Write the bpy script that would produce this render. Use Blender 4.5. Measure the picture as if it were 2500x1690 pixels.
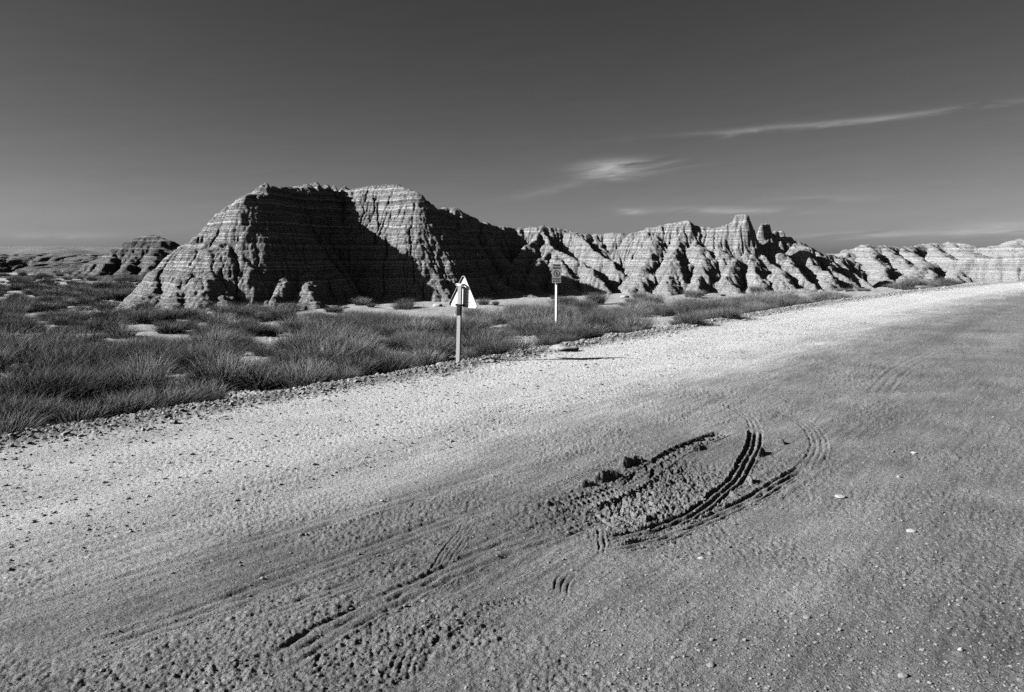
import bpy, bmesh, math, random
import numpy as np
from mathutils import Vector, Matrix

for o in list(bpy.data.objects):
    bpy.data.objects.remove(o)
scene = bpy.context.scene
COL = scene.collection

# ------------------------------------------------------------------ camera, sky, sun, exposure
FPX = 1890.0                 # focal length in pixels of the 2500 px wide photograph
CAM_H = 2.6
PITCH = math.atan((845 - 618) / FPX)
cam = bpy.data.cameras.new('camera')
cam_ob = bpy.data.objects.new('camera', cam)
COL.objects.link(cam_ob)
cam.sensor_width = 36.0
cam.lens = 36.0 * FPX / 2500
cam.clip_start = 0.1
cam.clip_end = 20000
cam_ob.location = (0, 0, CAM_H)
cam_ob.rotation_euler = (math.pi / 2 - PITCH, 0, 0)
scene.camera = cam_ob

SUN_EL = math.radians(27)
SUN_AZ = math.radians(260.5)          # clockwise from +Y: the sun stands left of and a little behind the camera
world = bpy.data.worlds.new('World')
scene.world = world
world.use_nodes = True
nt = world.node_tree
nt.nodes.clear()


def nn(tree, typ, **kw):
    n = tree.nodes.new(typ)
    for k, v in kw.items():
        setattr(n, k, v)
    return n


def math_node(tree, op, a, b=None, c=None, clamp=False):
    n = tree.nodes.new('ShaderNodeMath')
    n.operation = op
    n.use_clamp = clamp
    for i, v in enumerate((a, b, c)):
        if v is None:
            continue
        if isinstance(v, (int, float)):
            n.inputs[i].default_value = v
        else:
            tree.links.new(v, n.inputs[i])
    return n.outputs[0]


def build_world():
    L = nt.links.new
    sky = nn(nt, 'ShaderNodeTexSky', sky_type='NISHITA', sun_disc=False)
    sky.sun_elevation = SUN_EL
    sky.sun_rotation = SUN_AZ
    sky.altitude = 400
    sep = nn(nt, 'ShaderNodeSeparateColor')
    L(sky.outputs[0], sep.inputs[0])
    # black and white film behind a red filter: the red channel alone
    lum = math_node(nt, 'MULTIPLY', math_node(nt, 'POWER', sep.outputs[0], 1.4), SKY_GAIN)
    # thin cirrus by direction, all round the sky
    tc = nn(nt, 'ShaderNodeTexCoord')
    sx = nn(nt, 'ShaderNodeSeparateXYZ')
    L(tc.outputs['Generated'], sx.inputs[0])
    az = math_node(nt, 'ARCTAN2', sx.outputs[0], sx.outputs[1])
    el = math_node(nt, 'ARCSINE', sx.outputs[2])
    comb = nn(nt, 'ShaderNodeCombineXYZ')
    tilt = math_node(nt, 'MULTIPLY_ADD', az, -0.10, el)
    L(math_node(nt, 'MULTIPLY', az, 3.2), comb.inputs[0])
    L(math_node(nt, 'MULTIPLY', tilt, 26.0), comb.inputs[1])
    noi = nn(nt, 'ShaderNodeTexNoise')
    noi.inputs['Scale'].default_value = 2.6
    noi.inputs['Detail'].default_value = 9
    noi.inputs['Roughness'].default_value = 0.62
    noi.inputs['Distortion'].default_value = 0.6
    L(comb.outputs[0], noi.inputs['Vector'])
    nz = noi.outputs[0]
    total = None

    def streak(px, py, wpx, hpx, slope, gain):
        nonlocal total
        v = pix_dir(px, py)
        a0 = math.atan2(v[0], v[1])
        e0 = math.asin(v[2])
        da = math_node(nt, 'SUBTRACT', az, a0)
        de = math_node(nt, 'SUBTRACT', el, e0)
        de = math_node(nt, 'MULTIPLY_ADD', da, -slope, de)
        de = math_node(nt, 'ADD', de, math_node(nt, 'MULTIPLY_ADD', nz, 0.016, -0.008))
        qa = math_node(nt, 'POWER', math_node(nt, 'ABSOLUTE', math_node(nt, 'DIVIDE', da, wpx / FPX)), 2.0)
        qe = math_node(nt, 'POWER', math_node(nt, 'ABSOLUTE', math_node(nt, 'DIVIDE', de, hpx / FPX)), 2.0)
        g = math_node(nt, 'EXPONENT', math_node(nt, 'MULTIPLY', math_node(nt, 'ADD', qa, qe), -1.0))
        g = math_node(nt, 'MULTIPLY', g, gain)
        total = g if total is None else math_node(nt, 'ADD', total, g)
    streak(2120, 290, 360, 6, 0.040, 0.6)
    streak(1820, 320, 90, 8, 0.12, 0.25)
    streak(1500, 410, 75, 17, 0.02, 1.7)
    streak(1590, 398, 90, 9, 0.0, 0.5)
    streak(1420, 450, 160, 12, 0.14, 0.32)
    streak(1535, 515, 40, 6, 0.0, 0.8)
    streak(1780, 512, 140, 8, -0.03, 0.55)
    streak(2010, 485, 90, 7, 0.0, 0.35)
    streak(2100, 572, 130, 7, 0.02, 0.5)
    streak(2430, 560, 120, 16, 0.05, 0.7)
    streak(180, 575, 160, 7, 0.0, 0.3)
    nm = nn(nt, 'ShaderNodeMapRange')
    L(nz, nm.inputs[0])
    nm.inputs[1].default_value = 0.36
    nm.inputs[2].default_value = 0.66
    cl = math_node(nt, 'MULTIPLY', total, nm.outputs[0])
    cl = math_node(nt, 'MULTIPLY', cl, 0.55)
    # faint veil everywhere so the sky is never perfectly smooth
    veil = math_node(nt, 'MULTIPLY_ADD', nz, 0.16, 0.92)
    lum = math_node(nt, 'MULTIPLY', lum, veil)
    mix = math_node(nt, 'ADD', lum, math_node(nt, 'MULTIPLY', cl, 5.0))
    comb2 = nn(nt, 'ShaderNodeCombineColor')
    for i in range(3):
        L(mix, comb2.inputs[i])
    bg = nn(nt, 'ShaderNodeBackground')
    bg.inputs[1].default_value = SKY_STRENGTH
    out = nn(nt, 'ShaderNodeOutputWorld')
    L(comb2.outputs[0], bg.inputs[0])
    L(bg.outputs[0], out.inputs[0])


SP, CP = math.sin(PITCH), math.cos(PITCH)


def pix_dir(px, py):
    """unit direction through a pixel of the 2500x1690 photograph"""
    x = (px - 1250) / FPX
    u = (845 - py) / FPX
    v = Vector((x, CP + u * SP, -SP + u * CP))
    return v.normalized()


def at(px, py, y):
    """the point seen at that pixel at world depth y"""
    d = pix_dir(px, py)
    t = y / d.y
    return np.array((d.x * t, y, CAM_H + d.z * t))


def gp(px, py, z=0.0):
    """the point seen at that pixel on the level z"""
    d = pix_dir(px, py)
    t = (z - CAM_H) / d.z
    return np.array((d.x * t, d.y * t))


SKY_GAIN = 0.27
SKY_STRENGTH = 0.05
build_world()
sun = bpy.data.lights.new('sun', 'SUN')
sun.energy = 5.0
sun.angle = math.radians(0.53)
sun.color = (1, 1, 1)
sun_ob = bpy.data.objects.new('sun', sun)
COL.objects.link(sun_ob)
sd = Vector((math.sin(SUN_AZ) * math.cos(SUN_EL), math.cos(SUN_AZ) * math.cos(SUN_EL), math.sin(SUN_EL)))
sun_ob.rotation_euler = sd.to_track_quat('Z', 'Y').to_euler()
sun_ob.location = sd * 50
vs = scene.view_settings
vs.view_transform = 'Standard'
vs.look = 'None'
vs.gamma = 1.0
vs.use_curve_mapping = False
vs.exposure = 1.0
scene.cycles.use_denoising = False
scene.cycles.diffuse_bounces = 0

# ------------------------------------------------------------------ helpers
rng = np.random.default_rng(7)
random.seed(7)


def tag(o, label=None, cat=None, group=None, kind=None):
    if label:
        o['label'] = label
    if cat:
        o['category'] = cat
    if group:
        o['group'] = group
    if kind:
        o['kind'] = kind
    return o


def obj(name, me, mat=None, parent=None):
    if mat is not None:
        me.materials.clear()
        me.materials.append(mat)
    o = bpy.data.objects.new(name, me)
    COL.objects.link(o)
    if parent:
        o.parent = parent
    return o


def empty(name, loc=(0, 0, 0), rz=0.0):
    o = bpy.data.objects.new(name, None)
    o.location = loc
    o.rotation_euler = (0, 0, rz)
    COL.objects.link(o)
    return o


def np_mesh(name, co, faces, smooth=True):
    """faces: (n,3) or (n,4) int array"""
    me = bpy.data.meshes.new(name)
    co = np.asarray(co, np.float32)
    faces = np.asarray(faces, np.int32)
    n, k = faces.shape
    me.vertices.add(len(co))
    me.vertices.foreach_set('co', co.ravel())
    me.loops.add(n * k)
    me.loops.foreach_set('vertex_index', faces.ravel())
    me.polygons.add(n)
    me.polygons.foreach_set('loop_start', np.arange(0, n * k, k, dtype=np.int32))
    me.polygons.foreach_set('use_smooth', np.full(n, smooth))
    me.update(calc_edges=True)
    return me


def fattr(me, name, val):
    a = me.attributes.new(name, 'FLOAT', 'POINT')
    a.data.foreach_set('value', np.asarray(val, np.float32))


_perm = np.random.default_rng(3).permutation(4096).astype(np.int64)
_g2 = np.stack([np.cos(np.arange(4096) * 2.39996), np.sin(np.arange(4096) * 2.39996)], 1)
_gv = np.random.default_rng(5).normal(size=(4096, 3))
_gv /= np.linalg.norm(_gv, axis=1)[:, None]


def perlin2(x, y, seed=0):
    xi = np.floor(x).astype(np.int64)
    yi = np.floor(y).astype(np.int64)
    xf = x - xi
    yf = y - yi
    u = xf * xf * xf * (xf * (xf * 6 - 15) + 10)
    v = yf * yf * yf * (yf * (yf * 6 - 15) + 10)

    def g(dx, dy):
        h = _perm[(_perm[(xi + dx + seed * 131) & 4095] + yi + dy) & 4095]
        gg = _g2[h]
        return gg[..., 0] * (xf - dx) + gg[..., 1] * (yf - dy)
    a = g(0, 0)
    b = g(1, 0)
    c = g(0, 1)
    d = g(1, 1)
    return 1.5 * ((a + u * (b - a)) * (1 - v) + (c + u * (d - c)) * v)


def fbm2(x, y, seed=0, oct=4, rough=0.5):
    s = 0
    a = 1.0
    for i in range(oct):
        s = s + a * perlin2(x * 2 ** i + i * 17.3, y * 2 ** i - i * 9.7, seed + i)
        a *= rough
    return s


def perlin3(x, y, z, seed=0):
    xi = np.floor(x).astype(np.int64)
    yi = np.floor(y).astype(np.int64)
    zi = np.floor(z).astype(np.int64)
    xf, yf, zf = x - xi, y - yi, z - zi
    u = xf * xf * (3 - 2 * xf)
    v = yf * yf * (3 - 2 * yf)
    w = zf * zf * (3 - 2 * zf)

    def g(dx, dy, dz):
        h = _perm[(_perm[(_perm[(xi + dx + seed * 131) & 4095] + yi + dy) & 4095] + zi + dz) & 4095]
        gg = _gv[h]
        return gg[..., 0] * (xf - dx) + gg[..., 1] * (yf - dy) + gg[..., 2] * (zf - dz)
    r = []
    for dz in (0, 1):
        a = g(0, 0, dz)
        a = a + u * (g(1, 0, dz) - a)
        b = g(0, 1, dz)
        b = b + u * (g(1, 1, dz) - b)
        r.append(a + v * (b - a))
    return 1.5 * (r[0] + w * (r[1] - r[0]))


def sstep(a, b, x):
    t = np.clip((x - a) / (b - a), 0, 1)
    return t * t * (3 - 2 * t)


def smax(a, b, k):
    h = np.clip(0.5 + 0.5 * (a - b) / k, 0, 1)
    return b + (a - b) * h + k * h * (1 - h)


def grid_faces(nr, nc):
    i = np.arange(nr * nc).reshape(nr, nc)
    return np.stack([i[:-1, :-1], i[:-1, 1:], i[1:, 1:], i[1:, :-1]], -1).reshape(-1, 4)


# ------------------------------------------------------------------ materials
def new_mat(name):
    m = bpy.data.materials.new(name)
    m.use_nodes = True
    t = m.node_tree
    b = t.nodes['Principled BSDF']
    b.inputs['Roughness'].default_value = 0.9
    b.inputs['Specular IOR Level'].default_value = 0.12
    return m, t, b


def noise_node(t, vec, scale, detail=5, rough=0.6, dist=0.0):
    n = t.nodes.new('ShaderNodeTexNoise')
    n.inputs['Scale'].default_value = scale
    n.inputs['Detail'].default_value = detail
    n.inputs['Roughness'].default_value = rough
    n.inputs['Distortion'].default_value = dist
    t.links.new(vec, n.inputs['Vector'])
    return n.outputs[0]


def ramp(t, fac, a, b, lo=0.3, hi=0.7):
    n = t.nodes.new('ShaderNodeMapRange')
    n.inputs[1].default_value = lo
    n.inputs[2].default_value = hi
    n.inputs[3].default_value = a
    n.inputs[4].default_value = b
    t.links.new(fac, n.inputs[0])
    return n.outputs[0]


def grey(t, val, b, sock='Base Color'):
    c = t.nodes.new('ShaderNodeCombineColor')
    for i in range(3):
        if isinstance(val, (int, float)):
            c.inputs[i].default_value = val
        else:
            t.links.new(val, c.inputs[i])
    t.links.new(c.outputs[0], b.inputs[sock])


def bump(t, h, b, strength, dist, prev=None):
    n = t.nodes.new('ShaderNodeBump')
    n.inputs['Strength'].default_value = strength
    n.inputs['Distance'].default_value = dist
    t.links.new(h, n.inputs['Height'])
    if prev is not None:
        t.links.new(prev, n.inputs['Normal'])
    t.links.new(n.outputs[0], b.inputs['Normal'])
    return n.outputs[0]


def mat_earth():
    m, t, b = new_mat('packed_earth')
    tc = t.nodes.new('ShaderNodeTexCoord')
    P = tc.outputs['Object']
    at_ = t.nodes.new('ShaderNodeAttribute')
    at_.attribute_name = 'tone'
    tone = at_.outputs['Fac']
    n1 = noise_node(t, P, 0.7, 5, 0.6)
    n2 = noise_node(t, P, 22, 5, 0.7)
    n3 = noise_node(t, P, 90, 3, 0.6)
    v = math_node(t, 'MULTIPLY', tone, ramp(t, n1, 0.9, 1.1))
    v = math_node(t, 'MULTIPLY', v, ramp(t, n2, 0.72, 1.28))
    v = math_node(t, 'MULTIPLY', v, ramp(t, n3, 0.75, 1.25), clamp=False)
    v = math_node(t, 'MINIMUM', v, 0.72)
    grey(t, v, b)
    mp = t.nodes.new('ShaderNodeMapping')
    mp.vector_type = 'TEXTURE'
    mp.inputs['Rotation'].default_value = (0, 0, math.atan2(TV[1], TV[0]))
    mp.inputs['Scale'].default_value = (5.0, 1.0, 1.0)
    t.links.new(P, mp.inputs['Vector'])
    at2 = t.nodes.new('ShaderNodeAttribute')
    at2.attribute_name = 'combed'
    n4 = math_node(t, 'MULTIPLY', noise_node(t, mp.outputs[0], 30, 4, 0.7), at2.outputs['Fac'])
    vo = t.nodes.new('ShaderNodeTexVoronoi')
    vo.inputs['Scale'].default_value = 48
    vo.inputs['Randomness'].default_value = 1.0
    t.links.new(P, vo.inputs['Vector'])
    vo2 = t.nodes.new('ShaderNodeTexVoronoi')
    vo2.inputs['Scale'].default_value = 19
    t.links.new(P, vo2.inputs['Vector'])
    grit = math_node(t, 'MAXIMUM', ramp(t, vo.outputs['Distance'], 0.55, 0.0, 0.05, 0.5), ramp(t, vo2.outputs['Distance'], 1.0, 0.0, 0.05, 0.24))
    q = bump(t, grit, b, 0.9, 0.022)
    q = bump(t, n2, b, 0.9, 0.045, q)
    q = bump(t, n4, b, 0.8, 0.03, q)
    bump(t, n3, b, 0.6, 0.016, q)
    return m


def mat_rock(name='badland_rock', base=0.37, band=0.28, scale=1.0, beds=0.95):
    m, t, b = new_mat(name)
    tc = t.nodes.new('ShaderNodeTexCoord')
    P = tc.outputs['Object']
    s = t.nodes.new('ShaderNodeSeparateXYZ')
    t.links.new(P, s.inputs[0])
    n0 = noise_node(t, P, 0.35 * scale, 3, 0.5)
    zz = math_node(t, 'MULTIPLY_ADD', n0, 0.5, s.outputs[2])
    w = t.nodes.new('ShaderNodeTexNoise')
    w.noise_dimensions = '1D'
    w.inputs['Scale'].default_value = 2.3 * scale
    w.inputs['Detail'].default_value = 4
    w.inputs['Roughness'].default_value = 0.65
    t.links.new(zz, w.inputs['W'])
    w2 = t.nodes.new('ShaderNodeTexNoise')
    w2.noise_dimensions = '1D'
    w2.inputs['Scale'].default_value = 6.5 * scale
    w2.inputs['Detail'].default_value = 3
    w2.inputs['Roughness'].default_value = 0.6
    n1 = noise_node(t, P, 1.8 * scale, 3, 0.5)
    t.links.new(math_node(t, 'MULTIPLY_ADD', n1, 0.10, zz), w2.inputs['W'])
    n2 = noise_node(t, P, 5 * scale, 6, 0.72)
    n3 = noise_node(t, P, 15 * scale, 5, 0.75)
    # bedding: broken ledges
    led = math_node(t, 'MULTIPLY', ramp(t, w2.outputs[0], 0, 1, 0.42, 0.56), ramp(t, n2, 0.2, 1.0, 0.35, 0.6))
    v = math_node(t, 'MULTIPLY', ramp(t, w.outputs[0], base * (1 - band), base * (1 + band), 0.36, 0.64), ramp(t, n2, 0.72, 1.26))
    v = math_node(t, 'MULTIPLY', v, ramp(t, n3, 0.75, 1.22))
    v = math_node(t, 'MULTIPLY', v, ramp(t, led, 0.86, 1.14, 0, 1))
    v = math_node(t, 'MINIMUM', v, 0.66)
    grey(t, v, b)
    q = bump(t, led, b, beds, 0.17 / scale)
    q = bump(t, n2, b, 0.45, 0.16 / scale, q)
    bump(t, n3, b, 0.6, 0.08 / scale, q)
    return m


def mat_plain(name, val, rough=0.8, var=0.25, scale=30, spec=0.2, metal=0.0):
    m, t, b = new_mat(name)
    tc = t.nodes.new('ShaderNodeTexCoord')
    n = noise_node(t, tc.outputs['Object'], scale, 5, 0.65)
    grey(t, ramp(t, n, val * (1 - var), val * (1 + var)), b)
    b.inputs['Roughness'].default_value = rough
    b.inputs['Specular IOR Level'].default_value = spec
    b.inputs['Metallic'].default_value = metal
    return m


def mat_blade(name, val, var=0.35):
    m, t, b = new_mat(name)
    at_ = t.nodes.new('ShaderNodeAttribute')
    at_.attribute_name = 'shade'
    oi = t.nodes.new('ShaderNodeObjectInfo')
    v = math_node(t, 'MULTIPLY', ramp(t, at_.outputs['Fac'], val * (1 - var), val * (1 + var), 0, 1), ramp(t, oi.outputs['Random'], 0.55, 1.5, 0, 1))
    grey(t, v, b)
    return m


NV = np.array((-0.79, 0.613))
NV = NV / np.linalg.norm(NV)
TV = np.array((NV[1], -NV[0]))
M_EARTH = mat_earth()
M_ROCK = mat_rock()
M_ROCK2 = mat_rock('pale_badland_rock', 0.37, 0.22, 1.0, 0.75)
M_FAR = mat_rock('far_badland_rock', 0.22, 0.4, 0.35)
M_STONE = mat_plain("stone", 0.23, 0.85, 0.35, 25)
M_GRAVEL = mat_plain('gravel_stone', 0.27, 0.9, 0.55, 9)
M_PALE = mat_plain('pale_limestone', 0.38, 0.8, 0.15, 30)
M_DRY = mat_blade('dry_grass_blade', 0.175, 0.5)
M_DARK = mat_blade('dark_shrub_twig', 0.13, 0.45)

# ------------------------------------------------------------------ ground shape
EDGE = 11.55


def road_uv(x, y):
    u = TV[0] * x + TV[1] * y
    v = NV[0] * x + NV[1] * y
    edge = EDGE - 0.00195 * np.clip(u - 34, 0, 80) ** 2
    return u, v - edge            # e > 0 lies beyond the far edge of the road


def ground_coarse(x, y):
    u, e = road_uv(x, y)
    ef = np.maximum(e, 0)
    z = -0.26 * sstep(0.35, 2.2, e) - 0.062 * np.maximum(ef - 2.2, 0)
    floor_ = -1.15 - 0.0 * ef
    z = smax(z, floor_, 0.4)
    z = np.maximum(z, -3.0)
    amp = sstep(1.5, 8, e)
    z = z + amp * (0.16 * fbm2(x * 0.22, y * 0.22, 11, 3) + 0.03 * fbm2(x * 1.1, y * 1.1, 12, 2))
    return z


# ------------------------------------------------------------------ badlands
def layer_map(zmin, zmax, seed, tmin, tmax, amax=0.85):
    """a monotone remap of height that makes hard ledges and soft slopes"""
    r = np.random.default_rng(seed)
    zs = [zmin]
    out_x, out_y = [zmin - 5], [zmin - 5]
    while zs[-1] < zmax:
        t = r.uniform(tmin, tmax)
        a = r.uniform(0.05, amax)
        f = np.linspace(0, 1, 9)
        g = f * (1 - a) + a * (f * f * f * (f * (6 * f - 15) + 10))
        out_x += list(zs[-1] + f[:-1] * t)
        out_y += list(zs[-1] + g[:-1] * t)
        zs.append(zs[-1] + t)
    out_x.append(zmax + 8)
    out_y.append(zmax + 8)
    return np.array(out_x), np.array(out_y)


def skeleton_height(X, Y, lines, warp, seed, rill, coarse=False):
    """height of the union of sloping ridges: each line is ([points], slope, roundness, rill gain)"""
    if coarse:
        wx, wy = X, Y
    else:
        wx = X + warp * fbm2(X * 0.33, Y * 0.33, seed, 3) + 0.22 * warp * fbm2(X * 1.6, Y * 1.6, seed + 2, 2)
        wy = Y + warp * fbm2(X * 0.33, Y * 0.33, seed + 5, 3) + 0.22 * warp * fbm2(X * 1.6, Y * 1.6, seed + 7, 2)
    H = np.full(X.shape, -50.0)
    for li, (pts, k, r, rg) in enumerate(lines):
        for a, b in zip(pts[:-1], pts[1:]):
            ab = b[:2] - a[:2]
            L2 = max(ab @ ab, 1e-6)
            reach = (max(a[2], b[2]) + 4) / k + 3
            m = ((X > min(a[0], b[0]) - reach) & (X < max(a[0], b[0]) + reach) &
                 (Y > min(a[1], b[1]) - reach) & (Y < max(a[1], b[1]) + reach))
            if not m.any():
                continue
            px, py = wx[m], wy[m]
            t = np.clip(((px - a[0]) * ab[0] + (py - a[1]) * ab[1]) / L2, 0, 1)
            cx, cy = a[0] + t * ab[0], a[1] + t * ab[1]
            dx, dy = px - cx, py - cy
            d = np.sqrt(dx * dx + dy * dy) + 1e-6
            drop = np.sqrt(d * d + r * r) - r
            if not coarse and rg > 0:
                qx, qy = cx + dx / d * 1.3, cy + dy / d * 1.3
                n1 = np.abs(perlin2(qx * 0.55, qy * 0.55 + li * 3.1, seed + 20))
                n2 = np.abs(perlin2(qx * 1.5, qy * 1.5 + li * 7.7, seed + 21))
                n3 = np.abs(perlin2(qx * 3.6, qy * 3.6, seed + 22))
                ri = (0.55 * (1 - n1 * 1.6) + 0.30 * (1 - n2 * 1.6) + 0.16 * (1 - n3 * 1.6))
                drop = drop + rill * rg * np.clip(ri, -0.3, 1) * sstep(0.1, 2.2, d) * np.minimum(d, 3.0) * 0.5
            h = a[2] + t * (b[2] - a[2]) - k * drop
            H[m] = np.maximum(H[m], h)
    return H


HILLS = []


def erode(Z, mask, cell, k, iters=7, seed=0, soft=0.05):
    """carve branching gullies: water runs down the slope and cuts where it gathers"""
    r = np.random.default_rng(seed)
    ny, nx = Z.shape
    idx = np.arange(ny * nx).reshape(ny, nx)
    nb = [(-1, -1), (-1, 0), (-1, 1), (0, -1), (0, 1), (1, -1), (1, 0), (1, 1)]
    for it in range(iters):
        P = np.pad(Z, 1, mode='edge')
        I = np.pad(idx, 1, mode='edge')
        best = np.zeros(Z.shape)
        S = np.zeros(Z.shape)
        rec = idx.copy()
        for dy, dx in nb:
            d = cell * math.hypot(dx, dy)
            zn = P[1 + dy:1 + dy + ny, 1 + dx:1 + dx + nx]
            sl = (Z - zn) / d
            sc = sl * r.uniform(0.65, 1.35, Z.shape)
            m = sc > best
            best[m] = sc[m]
            S[m] = sl[m]
            rec[m] = I[1 + dy:1 + dy + ny, 1 + dx:1 + dx + nx][m]
        rf = rec.ravel()
        live = (rf != idx.ravel()).astype(float)
        A = np.ones(ny * nx)
        for q in range(130):
            A = 1 + np.bincount(rf, A * live, ny * nx)
        A = A.reshape(ny, nx) * cell * cell
        dz = np.minimum(k * np.sqrt(A) * np.minimum(S, 1.6) / iters, 0.22)
        Z = Z - dz * mask
        L = (P[:-2, 1:-1] + P[2:, 1:-1] + P[1:-1, :-2] + P[1:-1, 2:]) / 4 - P[1:-1, 1:-1]
        Z = Z + soft * L * mask
    return Z


def hill(name, x0, x1, y0, y1, step, lines, mat, seed, warp=0.6, rill=0.55, tlay=(0.25, 0.75), lump=0.12, dip=0.0, base_k=0.5,
         label=None, lump_f=0.9, ledge=0.85, cut=0.12, soft=0.05):
    nx = int((x1 - x0) / step) + 1
    ny = int((y1 - y0) / step) + 1
    X, Y = np.meshgrid(np.linspace(x0, x1, nx), np.linspace(y0, y1, ny))
    H = skeleton_height(X, Y, lines, warp, seed, rill)
    G = ground_coarse(X, Y)
    H = H + 0.10 * fbm2(X * 1.3, Y * 1.3, seed + 40, 3) + 0.04 * fbm2(X * 5, Y * 5, seed + 44, 2)
    H = erode(H, sstep(-0.4, 0.8, H - G), step, cut, 7, seed, soft)
    zmin, zmax = float(G.min()) - 1, float(H.max()) + 1
    lx, ly = layer_map(zmin, zmax, seed, *tlay, ledge)
    w = 0.18 * fbm2(X * 0.25, Y * 0.25, seed + 30, 3) + dip * X
    H = np.interp(H + w, lx, ly) - w
    Z = smax(H, G - 0.25, base_k)
    co = np.stack([X, Y, Z], -1)
    # roughness along the surface normal, so cliffs are lumpy and not just stretched
    gy, gx = np.gradient(Z, (y1 - y0) / (ny - 1), (x1 - x0) / (nx - 1))
    N = np.stack([-gx, -gy, np.ones_like(Z)], -1)
    N /= np.linalg.norm(N, axis=-1)[..., None]
    f = lump_f
    d = (0.25 - np.abs(perlin3(X * f, Y * f, Z * f * 1.6, seed)) + 0.6 * (0.25 - np.abs(perlin3(X * f * 2.3, Y * f * 2.3, Z * f * 3.4, seed + 1)))
         + 0.45 * perlin3(X * f * 5, Y * f * 5, Z * f * 7, seed + 2))
    amt = lump * sstep(0.0, 0.6, H - G)
    co = co + N * (d * amt)[..., None]
    F = grid_faces(ny, nx)
    keep = ((H > G - 0.6).ravel())[F].any(1)
    F = F[keep]
    used = np.unique(F)
    remap = np.full(nx * ny, -1)
    remap[used] = np.arange(len(used))
    me = np_mesh(name, co.reshape(-1, 3)[used], remap[F])
    o = obj(name, me, mat)
    tag(o, label, None, None, 'structure')
    HILLS.append((lines, seed))
    return o


def ln(pts, k=1.15, r=0.5, rg=1.0):
    return ([at(*p) for p in pts], k, r, rg)


# the big butte, front left
main_lines = [
    ln([(640, 455, 61), (700, 458, 66), (760, 452, 69), (840, 468, 72), (905, 455, 71), (970, 452, 69.5), (1015, 468, 68)], 1.5, 0.8, 1.2),
    ln([(905, 455, 71), (960, 452, 75), (1000, 470, 78)], 1.2, 1.5, 0.5),
    # left nose and its spurs
    ln([(640, 455, 61), (608, 480, 58.8), (585, 530, 57.8), (565, 610, 56.2), (553, 690, 53.6), (545, 762, 49.8)], 1.6, 1.0, 0.25),
    ln([(608, 480, 59.5), (548, 520, 59.2), (510, 580, 57.3), (462, 665, 54.0), (408, 758, 50.0)], 1.3, 1.3, 0.25),
    ln([(548, 520, 59.6), (470, 588, 59.3), (400, 658, 56.6), (345, 722, 53.0), (295, 762, 50.0), (262, 775, 48.5)], 1.2, 1.2, 0.3),
    ln([(640, 452, 61), (560, 510, 64), (480, 590, 67)], 1.3, 0.9, 0.4),
    ln([(590, 520, 58.3), (548, 590, 56.2), (508, 665, 53.4), (478, 762, 49.6)], 1.3, 1.3, 0.3),
    ln([(575, 560, 57.0), (640, 600, 57.3), (700, 622, 57.6), (752, 645, 57.6), (810, 690, 57.8)], 1.9, 0.4, 0.6),
    # ledges and little buttresses low on the shaded front
    ln([(672, 525, 60.4), (684, 575, 58.2), (700, 625, 56.6), (690, 680, 54.8), (674, 738, 52.8)], 1.45, 0.3, 1.4),
    ln([(738, 640, 58), (752, 668, 56.6), (750, 705, 55.0), (765, 752, 53)], 1.0, 0.5, 1.4),
    ln([(600, 745, 51.6), (660, 742, 51.9), (770, 740, 52.6), (840, 750, 53.6)], 1.8, 0.5, 0.2),
    # the bowl
    ln([(700, 458, 66), (760, 540, 65), (830, 640, 62.4), (890, 748, 59.6)], 1.7, 0.4, 1.1),
    ln([(760, 452, 69), (830, 545, 67), (890, 640, 64.4), (955, 745, 60.8)], 1.7, 0.4, 1.1),
    ln([(840, 468, 72), (865, 520, 70), (885, 580, 68), (910, 640, 66)], 1.7, 0.4, 1.0),
    ln([(905, 455, 71), (902, 510, 68.6), (908, 595, 66)], 1.7, 0.45, 1.0),
    ln([(935, 452, 70.5), (938, 505, 68.8), (950, 560, 67)], 1.9, 0.35, 1.0),
    # the second nose with its lit flank
    ln([(970, 452, 69.5), (1000, 515, 67.2), (1025, 590, 64.8), (1060, 675, 61.8), (1092, 748, 59.0)], 1.55, 0.8, 0.6),
    ln([(1000, 500, 67.6), (968, 560, 66.2), (955, 620, 64.6), (975, 690, 62), (992, 748, 60.2)], 1.6, 0.6, 0.5),
    ln([(1015, 468, 68), (1080, 548, 68.5), (1160, 640, 67.3), (1240, 700, 66), (1310, 730, 65)], 1.3, 0.7, 0.5),
    ln([(1015, 468, 68), (1060, 505, 71), (1120, 575, 73), (1200, 660, 74)], 1.2, 0.7, 0.7),
]
rb = np.random.default_rng(12)
for bx in [628, 643, 667, 701, 709, 733, 741, 762, 770, 789, 806, 812, 838, 851, 858]:
    yb = float(np.interp(bx, [640, 700, 760, 840, 905], [60.8, 65.8, 68.8, 71.8, 71]))
    for q in range(2):
        hb = rb.uniform(-10, 6) if q == 0 else rb.uniform(6, 45)
        p_ = (bx + rb.uniform(-6, 6), float(np.interp(bx, [640, 700, 760, 840, 905], [453, 458, 450, 466, 455])) + hb, yb - (0 if q == 0 else 0.9))
        main_lines.append(ln([p_, (p_[0] + rb.uniform(3, 9), p_[1] + rb.uniform(2, 7), p_[2] - 0.2)], rb.uniform(1.7, 2.6), 0.25, 0.3))
hill('butte', -33, 7, 45.5, 82, 0.077, main_lines, M_ROCK, 41, warp=0.4, rill=0.35, lump=0.09, cut=0.20, tlay=(0.16, 0.6),
     label='tall banded badland butte with a deep shaded bowl behind the triangular sign')

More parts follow.
